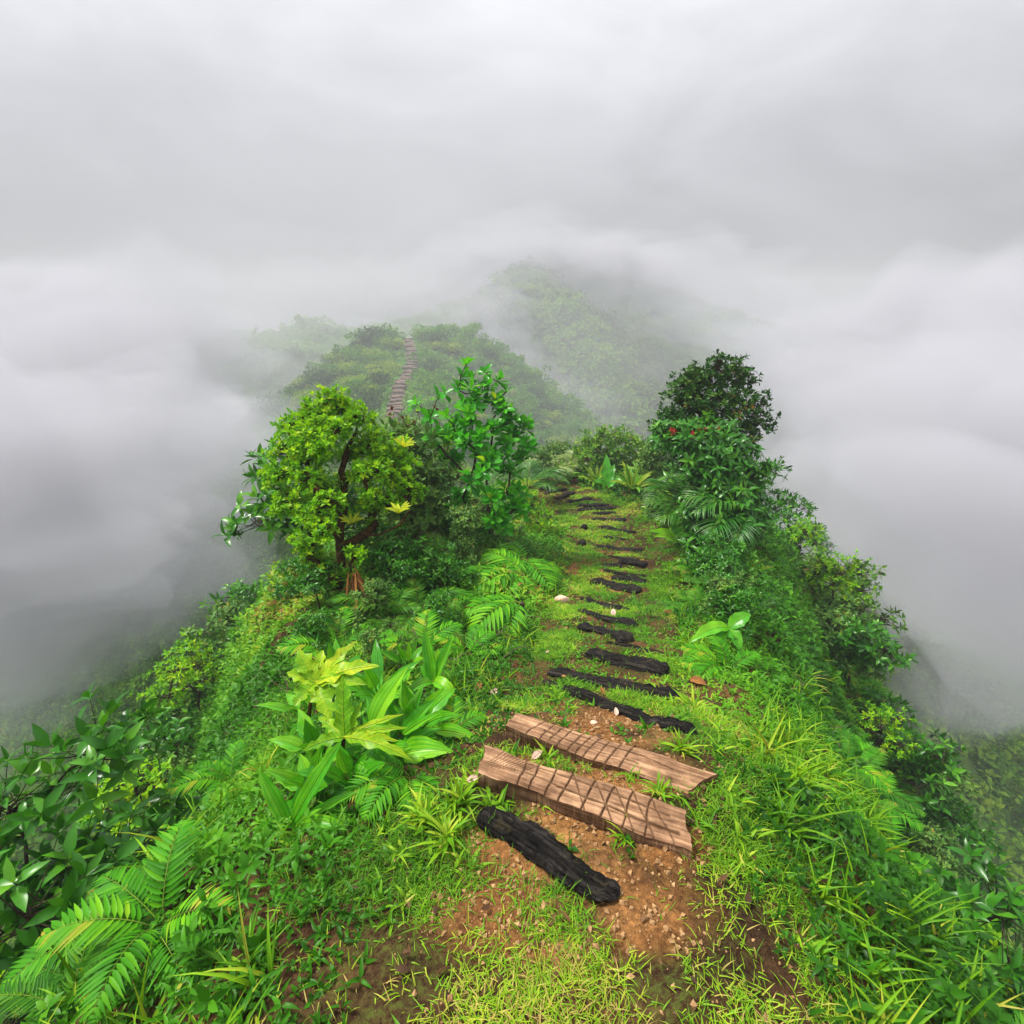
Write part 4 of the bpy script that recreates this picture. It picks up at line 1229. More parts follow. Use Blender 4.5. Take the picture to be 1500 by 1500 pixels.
FERNS = [  # px, py of the base; kind; fronds; label
    (762, 915, 'big', [(190, 0.52, 0), (222, 0.56, -4), (165, 0.45, 4), (255, 0.45, -6)], "bright fern spreading flat towards the viewer at the trail's left edge"),
    (764, 868, 'big', [(188, 0.72, 4), (215, 0.74, -2), (165, 0.6, 8), (245, 0.6, -6), (140, 0.55, 10), (280, 0.4, -6)], "large glossy bright fern arching left beneath the large-leaved shrub"),
    (GX(0.15, 5.35), 0, 'big', [(215, 0.7, 0), (245, 0.75, -4), (270, 0.7, -4), (300, 0.6, -4), (190, 0.6, 4), (330, 0.5, 4), (120, 0.5, 8)], "bright fern hanging down at the foot of the large-leaved shrub"),
    (612, 905, 'dark', [(200, 0.7, -2), (160, 0.6, 0), (230, 0.7, -6), (260, 0.6, -8), (20, 0.6, -3), (330, 0.65, -6), (110, 0.5, 8)], "dark green fern in the middle of the left slope"),
    (560, 905, 'dark', [(150, 0.75, 5), (185, 0.6, 0), (220, 0.55, -5), (40, 0.5, 0), (350, 0.5, -5)], "dark curved fern left of the middle fern, below the dead brown leaves"),
    (520, 925, 'dark', [(180, 0.5, 0), (140, 0.5, 5), (215, 0.5, -5), (20, 0.45, 0), (330, 0.45, -4)], "small dark fern among dead stalks on the left slope"),
    (645, 870, 'bright', [(150, 0.55, 5), (190, 0.6, 0), (230, 0.5, -5), (90, 0.5, 10), (30, 0.5, 0), (320, 0.5, -6)], "mid green fern right of the mossy tree's trunk"),
    (625, 800, 'pale', [(178, 1.0, -10), (160, 0.8, 0), (20, 0.6, 0), (220, 0.7, -8), (300, 0.7, -10)], "pale yellow-green fern with one frond stretched left by the mossy limb"),
    (650, 830, 'pale', [(230, 0.8, -8), (270, 0.8, -10), (200, 0.6, -5), (310, 0.7, -8), (120, 0.6, 5)], "faded fern with yellowing fronds hanging down the left slope"),
    (684, 962, 'bright', [(-10, 0.34, -8), (35, 0.3, 0), (70, 0.3, 5), (160, 0.3, 0), (200, 0.26, -5), (300, 0.2, -8)], "small light green fern beside the upright two-bladed plant"),
    (600, 1140, 'bright', [(215, 0.26, -6), (240, 0.26, -12), (265, 0.26, -14), (290, 0.24, -12), (185, 0.22, 0), (320, 0.2, -6)], "small fern with stubby fronds below the pleated leaves, lower left"),
    (520, 1150, 'dark', [(180, 0.25, 0), (230, 0.28, -6), (320, 0.22, -6), (100, 0.25, 10), (20, 0.22, 0)], "dark small fern in the shade under the lobed leaves, lower left"),
    (1062, 985, 'bright', [(190, 0.36, -4), (215, 0.38, -8), (240, 0.32, -10), (160, 0.34, 0), (100, 0.3, 5), (20, 0.3, 0)], "bright fern leaning in from the right verge by the dry leaf"),
    (1030, 850, 'dark', [(180, 0.5, 0), (220, 0.55, -6), (260, 0.5, -8), (140, 0.5, 0), (60, 0.5, 5)], "dark fern below the bush on the right bank"),
    (1015, 905, 'dark', [(190, 0.4, -4), (230, 0.45, -8), (150, 0.4, 0), (80, 0.4, 5), (300, 0.4, -6)], "small dark fern on the right bank nearest the rust red leaf"),
    (1055, 790, 'bright', [(170, 0.7, -4), (200, 0.6, -6), (230, 0.6, -10), (140, 0.6, 0), (270, 0.6, -8)], "fern jutting from under the right bank bush"),
    (700, 880, 'dark', [(200, 0.45, -5), (240, 0.45, -8), (160, 0.4, 0), (280, 0.45, -8), (90, 0.4, 6)], "dark fern between the two bright ferns and the dead fern clump"),
    (620, 960, 'bright', [(200, 0.4, 0), (240, 0.4, -4), (160, 0.4, 4), (90, 0.4, 8), (30, 0.4, 0), (310, 0.35, -5)], "bright fern behind the two-bladed plant"),
    (490, 960, 'bright', [(200, 0.45, 0), (240, 0.4, -4), (160, 0.4, 4), (90, 0.45, 8), (30, 0.4, 0), (310, 0.4, -5)], "bright fern behind the upper lobed plant's leaves"),
    (660, 1080, 'bright', [(200, 0.2, 0), (240, 0.2, -4), (150, 0.22, 4), (90, 0.2, 8), (20, 0.2, 0), (310, 0.2, -5)], "small fern right of the largest pleated leaf"),
    (660, 930, 'dark', [(200, 0.4, 0), (240, 0.4, -4), (160, 0.4, 4), (90, 0.4, 8), (300, 0.35, -5)], "dark fern just below the dried fern stalks"),
    (590, 850, 'bright', [(200, 0.55, 0), (240, 0.5, -4), (160, 0.5, 4), (280, 0.5, -6), (30, 0.5, 0)], "mid green fern under the arching mossy limb"),
    (730, 760, 'bright', [(200, 0.6, 0), (240, 0.6, -4), (280, 0.5, -4), (160, 0.5, 4)], "fern with yellowish fronds behind the large-leaved shrub's right stem"),
    (GX(2.35, 5.2), 0, 'dark', [(180, 0.5, 0), (210, 0.5, -4), (240, 0.5, -6), (150, 0.5, 4), (90, 0.45, 8)], "fern at the foot of the right bank palms"),
    (GX(1.85, 4.2), 0, 'dark', [(180, 0.4, 0), (210, 0.4, -4), (240, 0.4, -6), (150, 0.4, 4), (90, 0.4, 8)], "dark fern on the right bank above the rust red leaf"),
    (GX(3.0, 10.6), 0, 'pale', [(200, 0.7, 0), (160, 0.7, 5), (240, 0.6, -6), (110, 0.7, 8), (40, 0.6, 0)], "pale fern on the crest behind the rosette plants"),
]
for px, py, kind, sp, lb in FERNS:
    fronds("fern", "fern", px if not np.isscalar(px) else G(px, py), kind, sp, lb, "ferns along the trail", 0.0 if kind != 'big' else 0.22)
for k in range(26):     # beyond the photograph's sides
    sg = rng.choice([-1, 1]); y = rng.uniform(2.6, 9.0)
    x = sg * (0.75 * y * 0.9 + rng.uniform(0.3, 2.5))
    fronds("fern", "fern", GX(x, y), rng.choice(['bright', 'dark']), ring(6, 0.6), "fern on the outer slope beside the trail", "ferns on the outer slopes")
for k in range(18):
    sg = rng.choice([-1, 1]); y = rng.uniform(0.7, 3.0)
    x = 0.15 + sg * (0.62 * y + rng.uniform(0.35, 1.1))
    fronds("fern", "fern", GX(x, y), rng.choice(['bright', 'dark', 'dark']), ring(6, rng.uniform(0.16, 0.34)), "fern on the outer slope beside the trail", "ferns on the outer slopes")
# dead fern clump
g = G(680, 905)
mb = MB()
for k in range(40):
    d = nrm(np.array([rng.normal(), rng.normal() - 0.5, rng.uniform(0.0, 0.9)])); L = rng.uniform(0.15, 0.32)
    mb.tube(bez(g, g + d * L * 0.7 + np.array([0, 0, 0.06]), g + d * L + np.array([0, 0, -0.12]), 6), np.linspace(0.005, 0.002, 6), 4, 0, rng.random(), cap=False)
tag(mb.build("dead_fern", [M['dead']], loc=g), "dried brown fern stalks curled up between the green ferns", "dead fern")

PALMS = [
    (GX(0.28, 9.6), 0, 'palm', [(10, 1.0, -6), (345, 1.0, -10), (40, 0.9, 0), (320, 0.8, -12), (180, 0.9, 0), (120, 0.9, 5), (80, 0.8, 10)], 0.35, "dark palm arching over the trail's far end beside the large-leaved shrub"),
    (GX(0.85, 11.5), 0, 'pale_palm', [(60, 0.8, 0), (110, 0.8, 5), (10, 0.9, -5), (160, 0.8, 0), (330, 0.8, -8)], 0.2, "pale small palm on the crest behind the trail's end"),
    (660, 800, 'pale_palm', [(150, 0.95, 0), (185, 1.0, -6), (205, 1.0, -10), (225, 0.95, -14), (120, 0.8, 5), (245, 0.8, -14)], 0.3, "washed-out palm with drooping leaflets left of the large-leaved shrub's stem"),
    (GX(2.55, 6.5), 0, 'palm', [(185, .95, 4), (160, 1.0, 8), (130, 1.0, 14), (210, .85, -4), (100, 1.0, 16), (240, .75, -8), (60, .9, 10)], 0.3, "dark palm fanning up and left from the right bank"),
    (GX(2.95, 6.0), 0, 'palm', [(180, .95, 0), (200, .95, -6), (220, .9, -10), (160, .9, 4), (120, .9, 8), (240, .8, -12)], 0.5, "palm with broad silvery leaflets at the right edge"),
    (GX(1.35, 11.6), 0, 'pale_palm', [(80, 0.8, 5), (120, 0.7, 0), (40, 0.7, 0), (180, 0.7, -5), (0, 0.7, -5), (250, 0.6, -5)], 0.25, "yellowish small palm on the crest left of the round shrub"),
]
for px, py, kind, sp, th, lb in PALMS:
    fronds("small_palm", "palm", px if not np.isscalar(px) else G(px, py), kind, sp, lb, "small palms beside the trail", th)


# ------------------------------------------------------------------ rosette and broad-leaved plants
def rosette_plant(name, px, py, n, L, W, label, mat='rosette', group="rosette plants beside the trail", el=(10, 75), arch=0.25):
    g = px if not np.isscalar(px) else G(px, py)
    mb = MB()
    for k in range(n):
        a = k * 2.399 + rng.normal(0, 0.2); e = R(np.interp(k / n, [0, 1], el) + rng.normal(0, 6)); l = L * rng.uniform(0.75, 1.1)
        d = np.array([math.cos(a) * math.cos(e), math.sin(a) * math.cos(e), math.sin(e)])
        bigleaf(mb, g + np.array([0, 0, 0.03]), g + d * l + np.array([0, 0, 0.03]), W, arch * math.cos(e) + 0.04, W_STRAP, 0.4, 8, 4, 0.03, var=rng.uniform(0.15, 0.9))
    return tag(mb.build(name, [M[mat]], loc=g), label, "plant", group)


for px, py, n, L, W, lb in [
    (925, 722, 18, 0.62, 0.085, "largest rosette plant on the crest, pale green with upright centre"),
    (872, 712, 14, 0.52, 0.075, "rosette plant left of the largest one, at the trail's far verge"),
    (852, 690, 16, 0.6, 0.07, "yellowing rosette plant at the foot of the round crest shrub"),
    (968, 738, 14, 0.42, 0.06, "bright rosette plant on the right verge below the dark palm"),
    (958, 756, 12, 0.3, 0.05, "smallest rosette plant, just below the bright one on the right verge"),
    (GX(1.15, 11.3), 0, 14, 0.6, 0.07, "rosette plant between the small palms on the crest"),
    (GX(2.9, 10.9), 0, 14, 0.55, 0.07, "rosette plant right of the round crest shrub"),
]:
    rosette_plant("rosette_plant", px, py, n, L, W, lb)


def leafy(name, base, leaves, label, cat="plant", mat='broad', stem=None, group=None, pleat=0.0, wf=W_LANCE, cols=8, wave=0.05):
    """leaves: (px0, py0, dd0, px1, py1, dd1, width in px, arch, roll, var) in the photograph, dd = metres nearer(-) or farther(+) than the base"""
    d0 = depth_of(base)
    root = empty(name, base, label, cat, group)
    if stem is not None:
        mb = MB()
        pts = np.array([P(px, py, d0 + dd) for px, py, dd in stem])
        pts[0] = base + np.array([0, 0, -0.03])
        n = len(pts)
        mb.tube(np.stack([np.interp(np.linspace(0, n - 1, 10), np.arange(n), pts[:, k]) for k in range(3)], 1), np.linspace(0.011, 0.007, 10), 7, 0, rough=0.05)
        o = mb.build("stem", [M['moss_bark'] if mat == 'lobed' else M['stem']], root); o.location = -Vector(base)
    mb = MB()
    for (a, b, e, c, d, f, w, ar, ro, va) in leaves:
        p0, p1 = P(a, b, d0 + e), P(c, d, d0 + f)
        if mat == 'lobed':
            w *= 0.8; va = max(0.05, va - 0.22)
        bigleaf(mb, p0, p1, w * (d0 + (e + f) / 2) / FPX, ar, wf, 0.3, 34, cols, wave, pleat, R(ro), 0.22 if mat == 'lobed' else 0.05, 0, va)
    o = mb.build("foliage", [M[mat]], root); o.location = -Vector(base)
    return root


# yellow-green lobed plants, lower left
b = G(452, 1120)
leafy("lobed_plant", b, [
    (463, 1000, 0, 436, 952, .06, 34, .12, 0, .55), (463, 1000, 0, 473, 952, .10, 26, .10, 0, .7), (463, 1000, 0, 524, 938, .10, 22, .10, 0, .8),
    (463, 1000, 0, 556, 976, -.02, 34, .16, 10, .85), (463, 1000, 0, 538, 1003, -.08, 26, .14, 0, .5), (463, 1000, 0, 486, 1056, -.12, 40, .16, 0, .55),
    (463, 1000, 0, 430, 1035, -.10, 34, .14, 0, .45), (463, 1000, 0, 420, 985, 0, 30, .12, 0, .6)],
    "yellow-green lobed plant with ragged leaves on a dark stem, upper of the two", mat='lobed', stem=[(452, 1120, 0), (450, 1070, 0), (455, 1030, 0), (463, 1002, 0)],
    wave=0.10, wf=W_OVATE, group="lobed plants lower left")
b = G(492, 1160)
leafy("lobed_plant", b, [
    (504, 1080, 0, 502, 990, .06, 34, .10, 0, .25), (504, 1080, 0, 466, 1050, .08, 22, .08, 0, .5), (504, 1080, 0, 444, 1100, -.02, 24, .16, 0, .3),
    (504, 1080, 0, 530, 1028, .06, 24, .08, 0, .35), (504, 1080, 0, 592, 1046, .05, 13, .10, 0, .7), (504, 1080, 0, 598, 1066, .0, 16, .10, 0, .55),
    (504, 1080, 0, 584, 1086, -.03, 18, .12, 0, .75), (504, 1080, 0, 604, 1114, -.08, 24, .18, 0, .6), (504, 1080, 0, 480, 1062, .05, 20, .1, 0, .95)],
    "yellow-green lobed plant with narrow radiating leaves, lower of the two", mat='lobed', stem=[(492, 1160, 0), (498, 1120, 0), (504, 1082, 0)],
    wave=0.10, wf=W_OVATE, group="lobed plants lower left")
# pleated leaves
b = G(588, 1112)
leafy("pleated_plant", b, [
    (545, 1062, .05, 600, 974, .10, 34, .14, 12, .75), (590, 1075, .02, 640, 1022, .04, 22, .12, -10, .35), (590, 1075, .02, 646, 1044, -.02, 16, .12, 0, .5),
    (588, 1098, 0, 648, 1066, .02, 24, .15, 10, .2), (588, 1104, -.02, 668, 1102, -.06, 38, .16, 0, .75), (556, 1060, .08, 578, 998, .16, 20, .1, 0, .4),
    (575, 1085, .04, 566, 1010, .12, 24, .1, 0, .3), (560, 1080, .05, 536, 1020, .12, 22, .1, 0, .3), (590, 1075, .06, 622, 1000, .14, 22, .1, 0, .45)],
    "broad-leaved plant with pleated leaves, the largest lying flat to the right", mat='broad', stem=[(588, 1112, 0), (586, 1098, 0), (584, 1085, 0)], pleat=0.018, cols=12)
b = G(639, 1024)
leafy("two_bladed_plant", b, [
    (634, 998, 0, 622, 924, .03, 17, .04, 0, .45), (635, 998, 0, 663, 932, .03, 14, .04, 0, .5), (636, 998, -.01, 669, 1032, -.10, 20, .42, 0, .75),
    (633, 998, 0, 596, 1016, -.08, 16, .28, 0, .6), (636, 998, .03, 642, 950, .08, 12, .04, 0, .95), (633, 998, .03, 622, 965, .08, 12, .05, 0, .35), (632, 1000, .03, 616, 975, .08, 10, .05, 0, .3)],
    "upright plant with two tall blades and two drooping leaves", mat='broad', stem=[(639, 1024, 0), (637, 1010, 0), (634, 997, 0)], pleat=0.014, wf=W_STRAP, cols=8)
b = G(428, 1215)
leafy("strap_leaved_plant", b, [
    (425, 1210, 0, 500, 1086, .02, 24, .06, 0, .45), (425, 1215, 0, 508, 1212, -.05, 19, .30, 0, .6), (440, 1205, .02, 523, 1160, .02, 13, .10, 0, .5),
    (425, 1205, .03, 470, 1105, .12, 18, .08, 0, .3), (425, 1215, 0, 380, 1130, 0, 22, .1, 0, .5), (425, 1215, 0, 370, 1220, -.05, 22, .25, 0, .5)],
    "plant with long strap leaves reaching in from the lower left edge", mat='broad', stem=[(428, 1215, 0), (426, 1210, 0)], pleat=0.010, wf=W_STRAP, cols=8)
b = G(545, 1040)
leafy("pleated_plant", b, [
    (545, 1030, 0, 512, 975, .1, 22, .12, 0, .3), (545, 1030, 0, 560, 968, .1, 24, .1, 0, .5), (545, 1030, 0, 585, 1005, 0, 20, .15, 0, .4), (545, 1030, 0, 520, 1040, -.1, 18, .2, 0, .45), (545, 1030, 0, 535, 962, .12, 18, .1, 0, .25)],
    "broad-leaved plant half hidden between the two lobed plants", mat='broad', stem=[(545, 1040, 0), (545, 1035, 0), (545, 1030, 0)], pleat=0.018, cols=10)
b = G(530, 1135)
leafy("pleated_plant", b, [
    (540, 1110, 0, 500, 1100, -.08, 20, .2, 0, .2), (540, 1110, 0, 560, 1060, .05, 24, .1, 0, .35), (540, 1110, 0, 585, 1115, -.05, 20, .2, 0, .3), (540, 1110, 0, 520, 1145, -.12, 20, .2, 0, .15)],
    "dark broad-leaved plant under the lower lobed plant", mat='broad', stem=[(530, 1135, 0), (536, 1122, 0), (540, 1110, 0)], pleat=0.018, cols=10)
def clump_plant(px, py, n, L, W, label, el=(8, 80), var=(0.15, 0.75)):
    g = G(px, py)
    mb = MB()
    for k in range(n):
        a = k * 2.399 + rng.normal(0, 0.3); e = R(np.interp(k / n, [0, 1], el) + rng.normal(0, 7)); l = L * rng.uniform(0.7, 1.15)
        d = np.array([math.cos(a) * math.cos(e), math.sin(a) * math.cos(e), math.sin(e)])
        q0 = g + np.array([0, 0, 0.02])
        st = q0 + d * l * 0.3 + np.array([0, 0, 0.12 * l])
        mb.tube(bez(q0, (q0 + st) / 2 + np.array([0, 0, 0.05 * l]), st, 6), np.linspace(0.006, 0.004, 6), 5, 0, 0.4, cap=False)
        bigleaf(mb, st, q0 + d * l + np.array([0, 0, -0.12 * l * math.cos(e)]), W * rng.uniform(0.8, 1.15), 0.18 * math.cos(e) + 0.03, W_LANCE, 0.3, 16, 10, 0.04, 0.016, var=rng.uniform(*var))
    return tag(mb.build("clump_plant", [M['broad']], loc=g), label, "plant", "arching broad-leaved clumps lower left")


for px, py, n, L, W, lb in [
    (610, 1085, 11, 0.30, 0.070, "arching broad-leaved clump right of the pleated leaves"),
    (560, 1040, 11, 0.36, 0.075, "arching broad-leaved clump between the upper lobed plant and the pleated leaves"),
    (500, 1010, 10, 0.34, 0.070, "arching broad-leaved clump behind the upper lobed plant"),
    (470, 1120, 10, 0.26, 0.060, "arching broad-leaved clump under the lower lobed plant's left leaves"),
    (560, 1120, 9, 0.24, 0.055, "short broad-leaved clump in front of the pleated leaves"),
    (450, 1060, 9, 0.3, 0.06, "arching broad-leaved clump at the left edge under the upper lobed plant"),
    (520, 1165, 10, 0.22, 0.05, "arching broad-leaved clump at the foot of the lower lobed plant"),
    (462, 1175, 9, 0.24, 0.05, "arching broad-leaved clump beside the long strap leaves at the left edge"),
    (600, 990, 8, 0.28, 0.05, "narrow broad-leaved clump left of the two-bladed plant"),
]:
    clump_plant(px, py, n, L, W, lb)
# right side broad leaves
b = G(1005, 798)
leafy("broad_leaved_plant", b, [
    (995, 790, 0, 975, 738, .1, 16, .12, 0, .45), (1000, 796, 0, 952, 778, -.1, 16, .2, 0, .75), (1000, 796, 0, 958, 786, -.2, 14, .2, 0, .9),
    (1015, 795, 0, 1003, 765, .05, 18, .1, 0, .6), (1020, 795, 0, 1004, 768, 0, 14, .1, 0, .5), (1000, 798, -.1, 976, 790, -.25, 12, .2, 0, .85)],
    "glossy broad-leaved plant on the right verge below the rosettes", mat='broad', stem=[(1005, 798, 0), (1003, 792, 0), (1000, 788, 0)], wf=W_OVATE)
b = G(1020, 835)
leafy("broad_leaved_plant", b, [
    (1030, 822, 0, 992, 832, -.15, 14, .2, 0, .4), (1035, 822, 0, 1030, 798, .05, 20, .1, 0, .3), (1040, 830, 0, 1020, 850, -.2, 18, .2, 0, .3), (1030, 822, 0, 1040, 790, .1, 18, .1, 0, .5)],
    "low dark broad-leaved plant on the right bank", mat='broad', stem=[(1020, 835, 0), (1025, 828, 0), (1030, 822, 0)], wf=W_OVATE)
b = G(1075, 960)
leafy("broad_leaved_plant", b, [
    (1068, 920, 0, 1010, 942, -.12, 20, .30, 0, .7), (1068, 922, 0, 1040, 958, -.1, 12, .2, 0, .5), (1068, 920, 0, 1100, 900, 0, 22, .2, 0, .5), (1068, 920, 0, 1085, 955, -.1, 20, .2, 0, .5)],
    "single curved pale leaf reaching in over the right verge", mat='broad', stem=[(1075, 960, 0), (1072, 940, 0), (1068, 920, 0)], wf=W_OVATE)
b = G(890, 722)
leafy("broad_leaved_plant", b, [
    (890, 712, 0, 888, 665, .2, 14, .06, 0, .25), (890, 712, 0, 900, 680, .1, 12, .08, 0, .3), (890, 714, 0, 870, 705, -.2, 12, .2, 0, .35), (890, 714, 0, 905, 700, 0, 12, .2, 0, .3)],
    "upright bluish-green broad-leaved plant between the crest rosettes", mat='broad', stem=[(890, 722, 0), (890, 716, 0), (890, 710, 0)], wf=W_OVATE)

# ------------------------------------------------------------------ left tree with mossy limbs
b = G(507, 872)
D = depth_of(b)
C = lambda lst, d: [P(px, py, d + dd) for px, py, dd in lst]
cl = [(485, 590, 0), (507, 602, .1), (462, 602, .1), (524, 615, 0), (495, 628, -.2), (470, 625, -.1), (450, 640, -.2), (448, 672, -.2), (470, 655, -.3), (455, 705, -.3), (545, 650, .1),
      (562, 668, .1), (578, 658, .3), (552, 690, -.1), (582, 700, .1), (532, 690, -.2), (592, 682, .3), (600, 722, .2), (570, 735, 0), (545, 725, -.2), (480, 735, -.4),
      (458, 760, -.4), (452, 795, -.4), (478, 780, -.5), (462, 825, -.4), (520, 815, -.5), (470, 720, .2), (515, 665, .2), (430, 620, .1), (420, 660, 0), (410, 700, -.1), (425, 740, -.2), (515, 842, -.4), (494, 850, -.4), (500, 705, .1), (522, 700, .2), (508, 668, .2), (535, 742, .1), (512, 762, .2), (490, 745, .1), (548, 770, .1), (525, 655, .2)]
rad = [.24, .24, .2, .22, .2, .2, .24, .24, .2, .2, .24, .2, .2, .2, .22, .18, .2, .2, .18, .16, .18, .2, .2, .16, .16, .13, .2, .16, .24, .24, .24, .24, .09, .09, .12, .13, .14, .13, .12, .12, .12, .14]
tr = [[b, P(500, 830, D), P(496, 800, D), P(500, 750, D + .05), P(503, 695, D + .05), P(511, 652, D + .05)],
      [P(497, 805, D), P(528, 786, D - .1), P(560, 783, D - .15), P(586, 768, D - .2), P(598, 748, D - .2)],
      [P(498, 790, D), P(475, 770, D - .1), P(460, 715, D), P(450, 690, D)]]
woody("mossy_tree", "small yellow-green leaved tree with mossy limbs at the left edge", "tree", b, tr, C(cl, D), [0.74 * r for r in rad], 46, T_SMALL, 7, 0.052, 0.56,
      [M['moss_bark'], M['tree_leaf']], (5, 70), 0.011, 0.013, rmax=0.07)
# dead bromeliad hanging on it
g = P(520, 842, D - .5)
mb = MB()
for k in range(34):
    d = nrm(np.array([rng.normal(0.12, 0.33), -0.2 + rng.normal(0, 0.2), -rng.uniform(0.6, 1.0)])); L = rng.uniform(0.12, 0.44)
    bigleaf(mb, g + rng.normal(0, 0.025, 3), g + d * L, 0.017, 0.05, W_STRAP, 0.4, 8, 4, 0.1, var=rng.random())
tag(mb.build("dead_bromeliad", [M['dead']], loc=g), "rust brown dead strap leaves hanging from the mossy tree's trunk", "dead plant")
for px, py, dd, lb in [(515, 768, -.2, "cream and red bromeliad perched on the mossy tree's limb"), (585, 752, -.25, "yellow bromeliad perched where the mossy limb turns up"), (592, 656, .1, "yellow orchid-like bromeliad at the top of the grey shrub")]:
    g = P(px, py, D + dd)
    mb = MB()
    for k in range(9):
        a = k * 2.4; d = nrm(np.array([math.cos(a), math.sin(a) * 0.8, rng.uniform(0.3, 1.0)]))
        bigleaf(mb, g, g + d * 0.14, 0.03, 0.15, W_STRAP, 0.4, 6, 4, 0.05, var=rng.uniform(0.7, 1))
    tag(mb.build("bromeliad", [M['lobed']], loc=g), lb, "bromeliad", "bromeliads perched on the branches")

# ------------------------------------------------------------------ grey-green shrub between tree and large-leaved shrub
b = GX(-1.1, 6.5)
D = 7.1
cl = [(600, 640, .2), (625, 650, .2), (585, 625, .3), (650, 660, .1), (612, 680, 0), (640, 690, 0), (600, 705, 0), (625, 720, -.1), (650, 730, -.1), (605, 745, -.1), (635, 755, -.2), (660, 700, .1), (590, 760, -.2), (615, 775, -.3), (575, 770, -.2), (600, 790, -.3), (650, 775, -.2)]
tr = [[b, P(635, 750, D), P(625, 710, D), P(615, 670, D)], [P(636, 760, D), P(650, 720, D), P(640, 690, D)]]
root, O, A = woody("grey_shrub", "fine-leaved grey-green shrub between the mossy tree and the large-leaved shrub", "shrub", b, tr, C(cl, D), [.27] * len(cl), 60, T_OVATE, 6, 0.07, 0.42,
                   [M['twig'], M['grey_leaf']], (0, 60), 0.005, 0.005)
mb = MB()
for px, py in [(574, 598), (571, 607), (590, 612), (606, 618), (612, 603), (600, 625), (625, 622), (640, 600), (637, 596)]:
    p = P(px, py, D + .1)
    mb.tube(bez(p + np.array([0.02, 0, -0.28]), p + np.array([0.03, 0, -.1]), p, 5), np.linspace(.004, .002, 5), 4, 0, cap=False)
    rosettes(mb, p[None].repeat(3, 0), rand_dirs(3, 0), T_SMALL, 7, 0.035, 0.6)
o = mb.build("seed_head", [M['seed']], root); o.location = -Vector(b)

# ------------------------------------------------------------------ large-leaved shrub in the middle
b = G(698, 815)
D = depth_of(b)
tips = [(684, 532, 0), (711, 545, .1), (675, 551, -.1), (694, 557, 0), (728, 558, .1), (742, 573, .1), (670, 571, -.1), (652, 576, 0), (641, 583, 0), (611, 592, 0), (630, 611, -.1), (655, 613, -.2),
        (688, 570, -.2), (702, 578, -.1), (716, 572, 0), (690, 592, -.2), (680, 604, -.3), (721, 592, 0), (736, 602, 0), (751, 612, .1), (692, 617, -.3), (725, 633, -.2), (707, 642, -.4), (688, 652, -.4),
        (745, 652, -.1), (640, 640, -.1), (690, 702, -.5), (720, 727, -.5), (725, 757, -.5), (735, 672, -.2), (715, 667, -.4), (700, 665, .1), (747, 692, -.1), (757, 640, .1), (768, 625, .2), (775, 652, .1),
        (742, 722, -.2), (752, 747, -.3), (736, 764, -.4), (706, 684, -.5), (670, 642, -.2), (650, 642, 0), (664, 625, .1), (735, 625, .2), (660, 670, .1), (765, 675, .1), (678, 728, -.3), (762, 722, .1), (770, 745, 0)]
tr = [[b, P(690, 790, D), P(678, 755, D - .05), P(688, 700, D), P(704, 650, D), P(692, 590, D)],
      [G(716, 795), P(716, 760, D), P(711, 700, D), P(720, 650, D + .05), P(722, 610, D)],
      [P(690, 700, D), P(655, 665, D), P(630, 635, D)]]
woody("large_leaved_shrub", "tall shrub with big glossy green leaf rosettes in the middle left of the trail", "shrub", b, tr, C(tips, D), [.02] * 14 + [.085] * (len(tips) - 14), 3.0, T_OBOV, 8, 0.15, 0.48,
      [M['bark'], M['shrub_leaf']], (-5, 68), 0.005, 0.0055, squash=1.0, twig_r=0.003)

# ------------------------------------------------------------------ right side: dark tree and red-flowered bush
b = GX(3.15, 7.2)
D = 7.4
cl = [(1050, 540, 0), (1038, 562, 0), (1020, 556, 0), (1004, 566, 0), (1026, 586, -.1), (1046, 592, -.1), (992, 576, .1), (1010, 602, 0), (984, 612, .1), (978, 624, .1), (1002, 626, -.1), (1030, 616, -.1),
      (1052, 622, -.1), (1066, 580, 0), (1084, 560, .1), (1078, 602, -.1), (1070, 540, .1), (1100, 590, 0), (1110, 620, 0), (1090, 640, 0)]
tr = [[b, P(1055, 700, D), P(1045, 660, D), P(1035, 630, D), P(1030, 600, D)], [P(1050, 680, D), P(1070, 640, D), P(1075, 600, D)]]
woody("dark_leaved_tree", "small dark-leaved tree with reddish tips at the right edge", "tree", b, tr, C(cl, D), [.24] * len(cl), 50, T_OBOV, 7, 0.075, 0.48,
      [M['bark'], M['dark_leaf']], (5, 70), 0.006, 0.008)
b = GX(2.75, 6.3)
D = 6.7
cl = [(985, 640, .1), (1002, 648, .1), (1020, 638, .1), (1040, 634, .1), (1056, 642, .1), (1010, 662, 0), (1030, 662, 0), (1052, 672, 0), (1045, 702, -.1), (1034, 722, -.1), (1052, 742, -.2), (1042, 765, -.3),
      (1056, 795, -.3), (1020, 690, 0), (1075, 660, 0), (1090, 690, 0), (1080, 730, -.2), (1075, 770, -.3), (1025, 750, -.2), (1100, 750, 0), (1035, 800, -.3), (1060, 820, -.3)]
tr = [[b, P(1046, 750, D), P(1040, 700, D), P(1030, 660, D)], [P(1045, 740, D), P(1065, 700, D), P(1060, 660, D)]]
root, O, A = woody("red_flowered_bush", "dense glossy bush with drooping leaves and red flowers on the right bank", "bush", b, tr, C(cl, D), [.30] * len(cl), 34, T_LANCE, 8, 0.14, 0.36,
                   [M['bark'], M['red_bush_leaf']], (-25, 45), 0.006, 0.006)
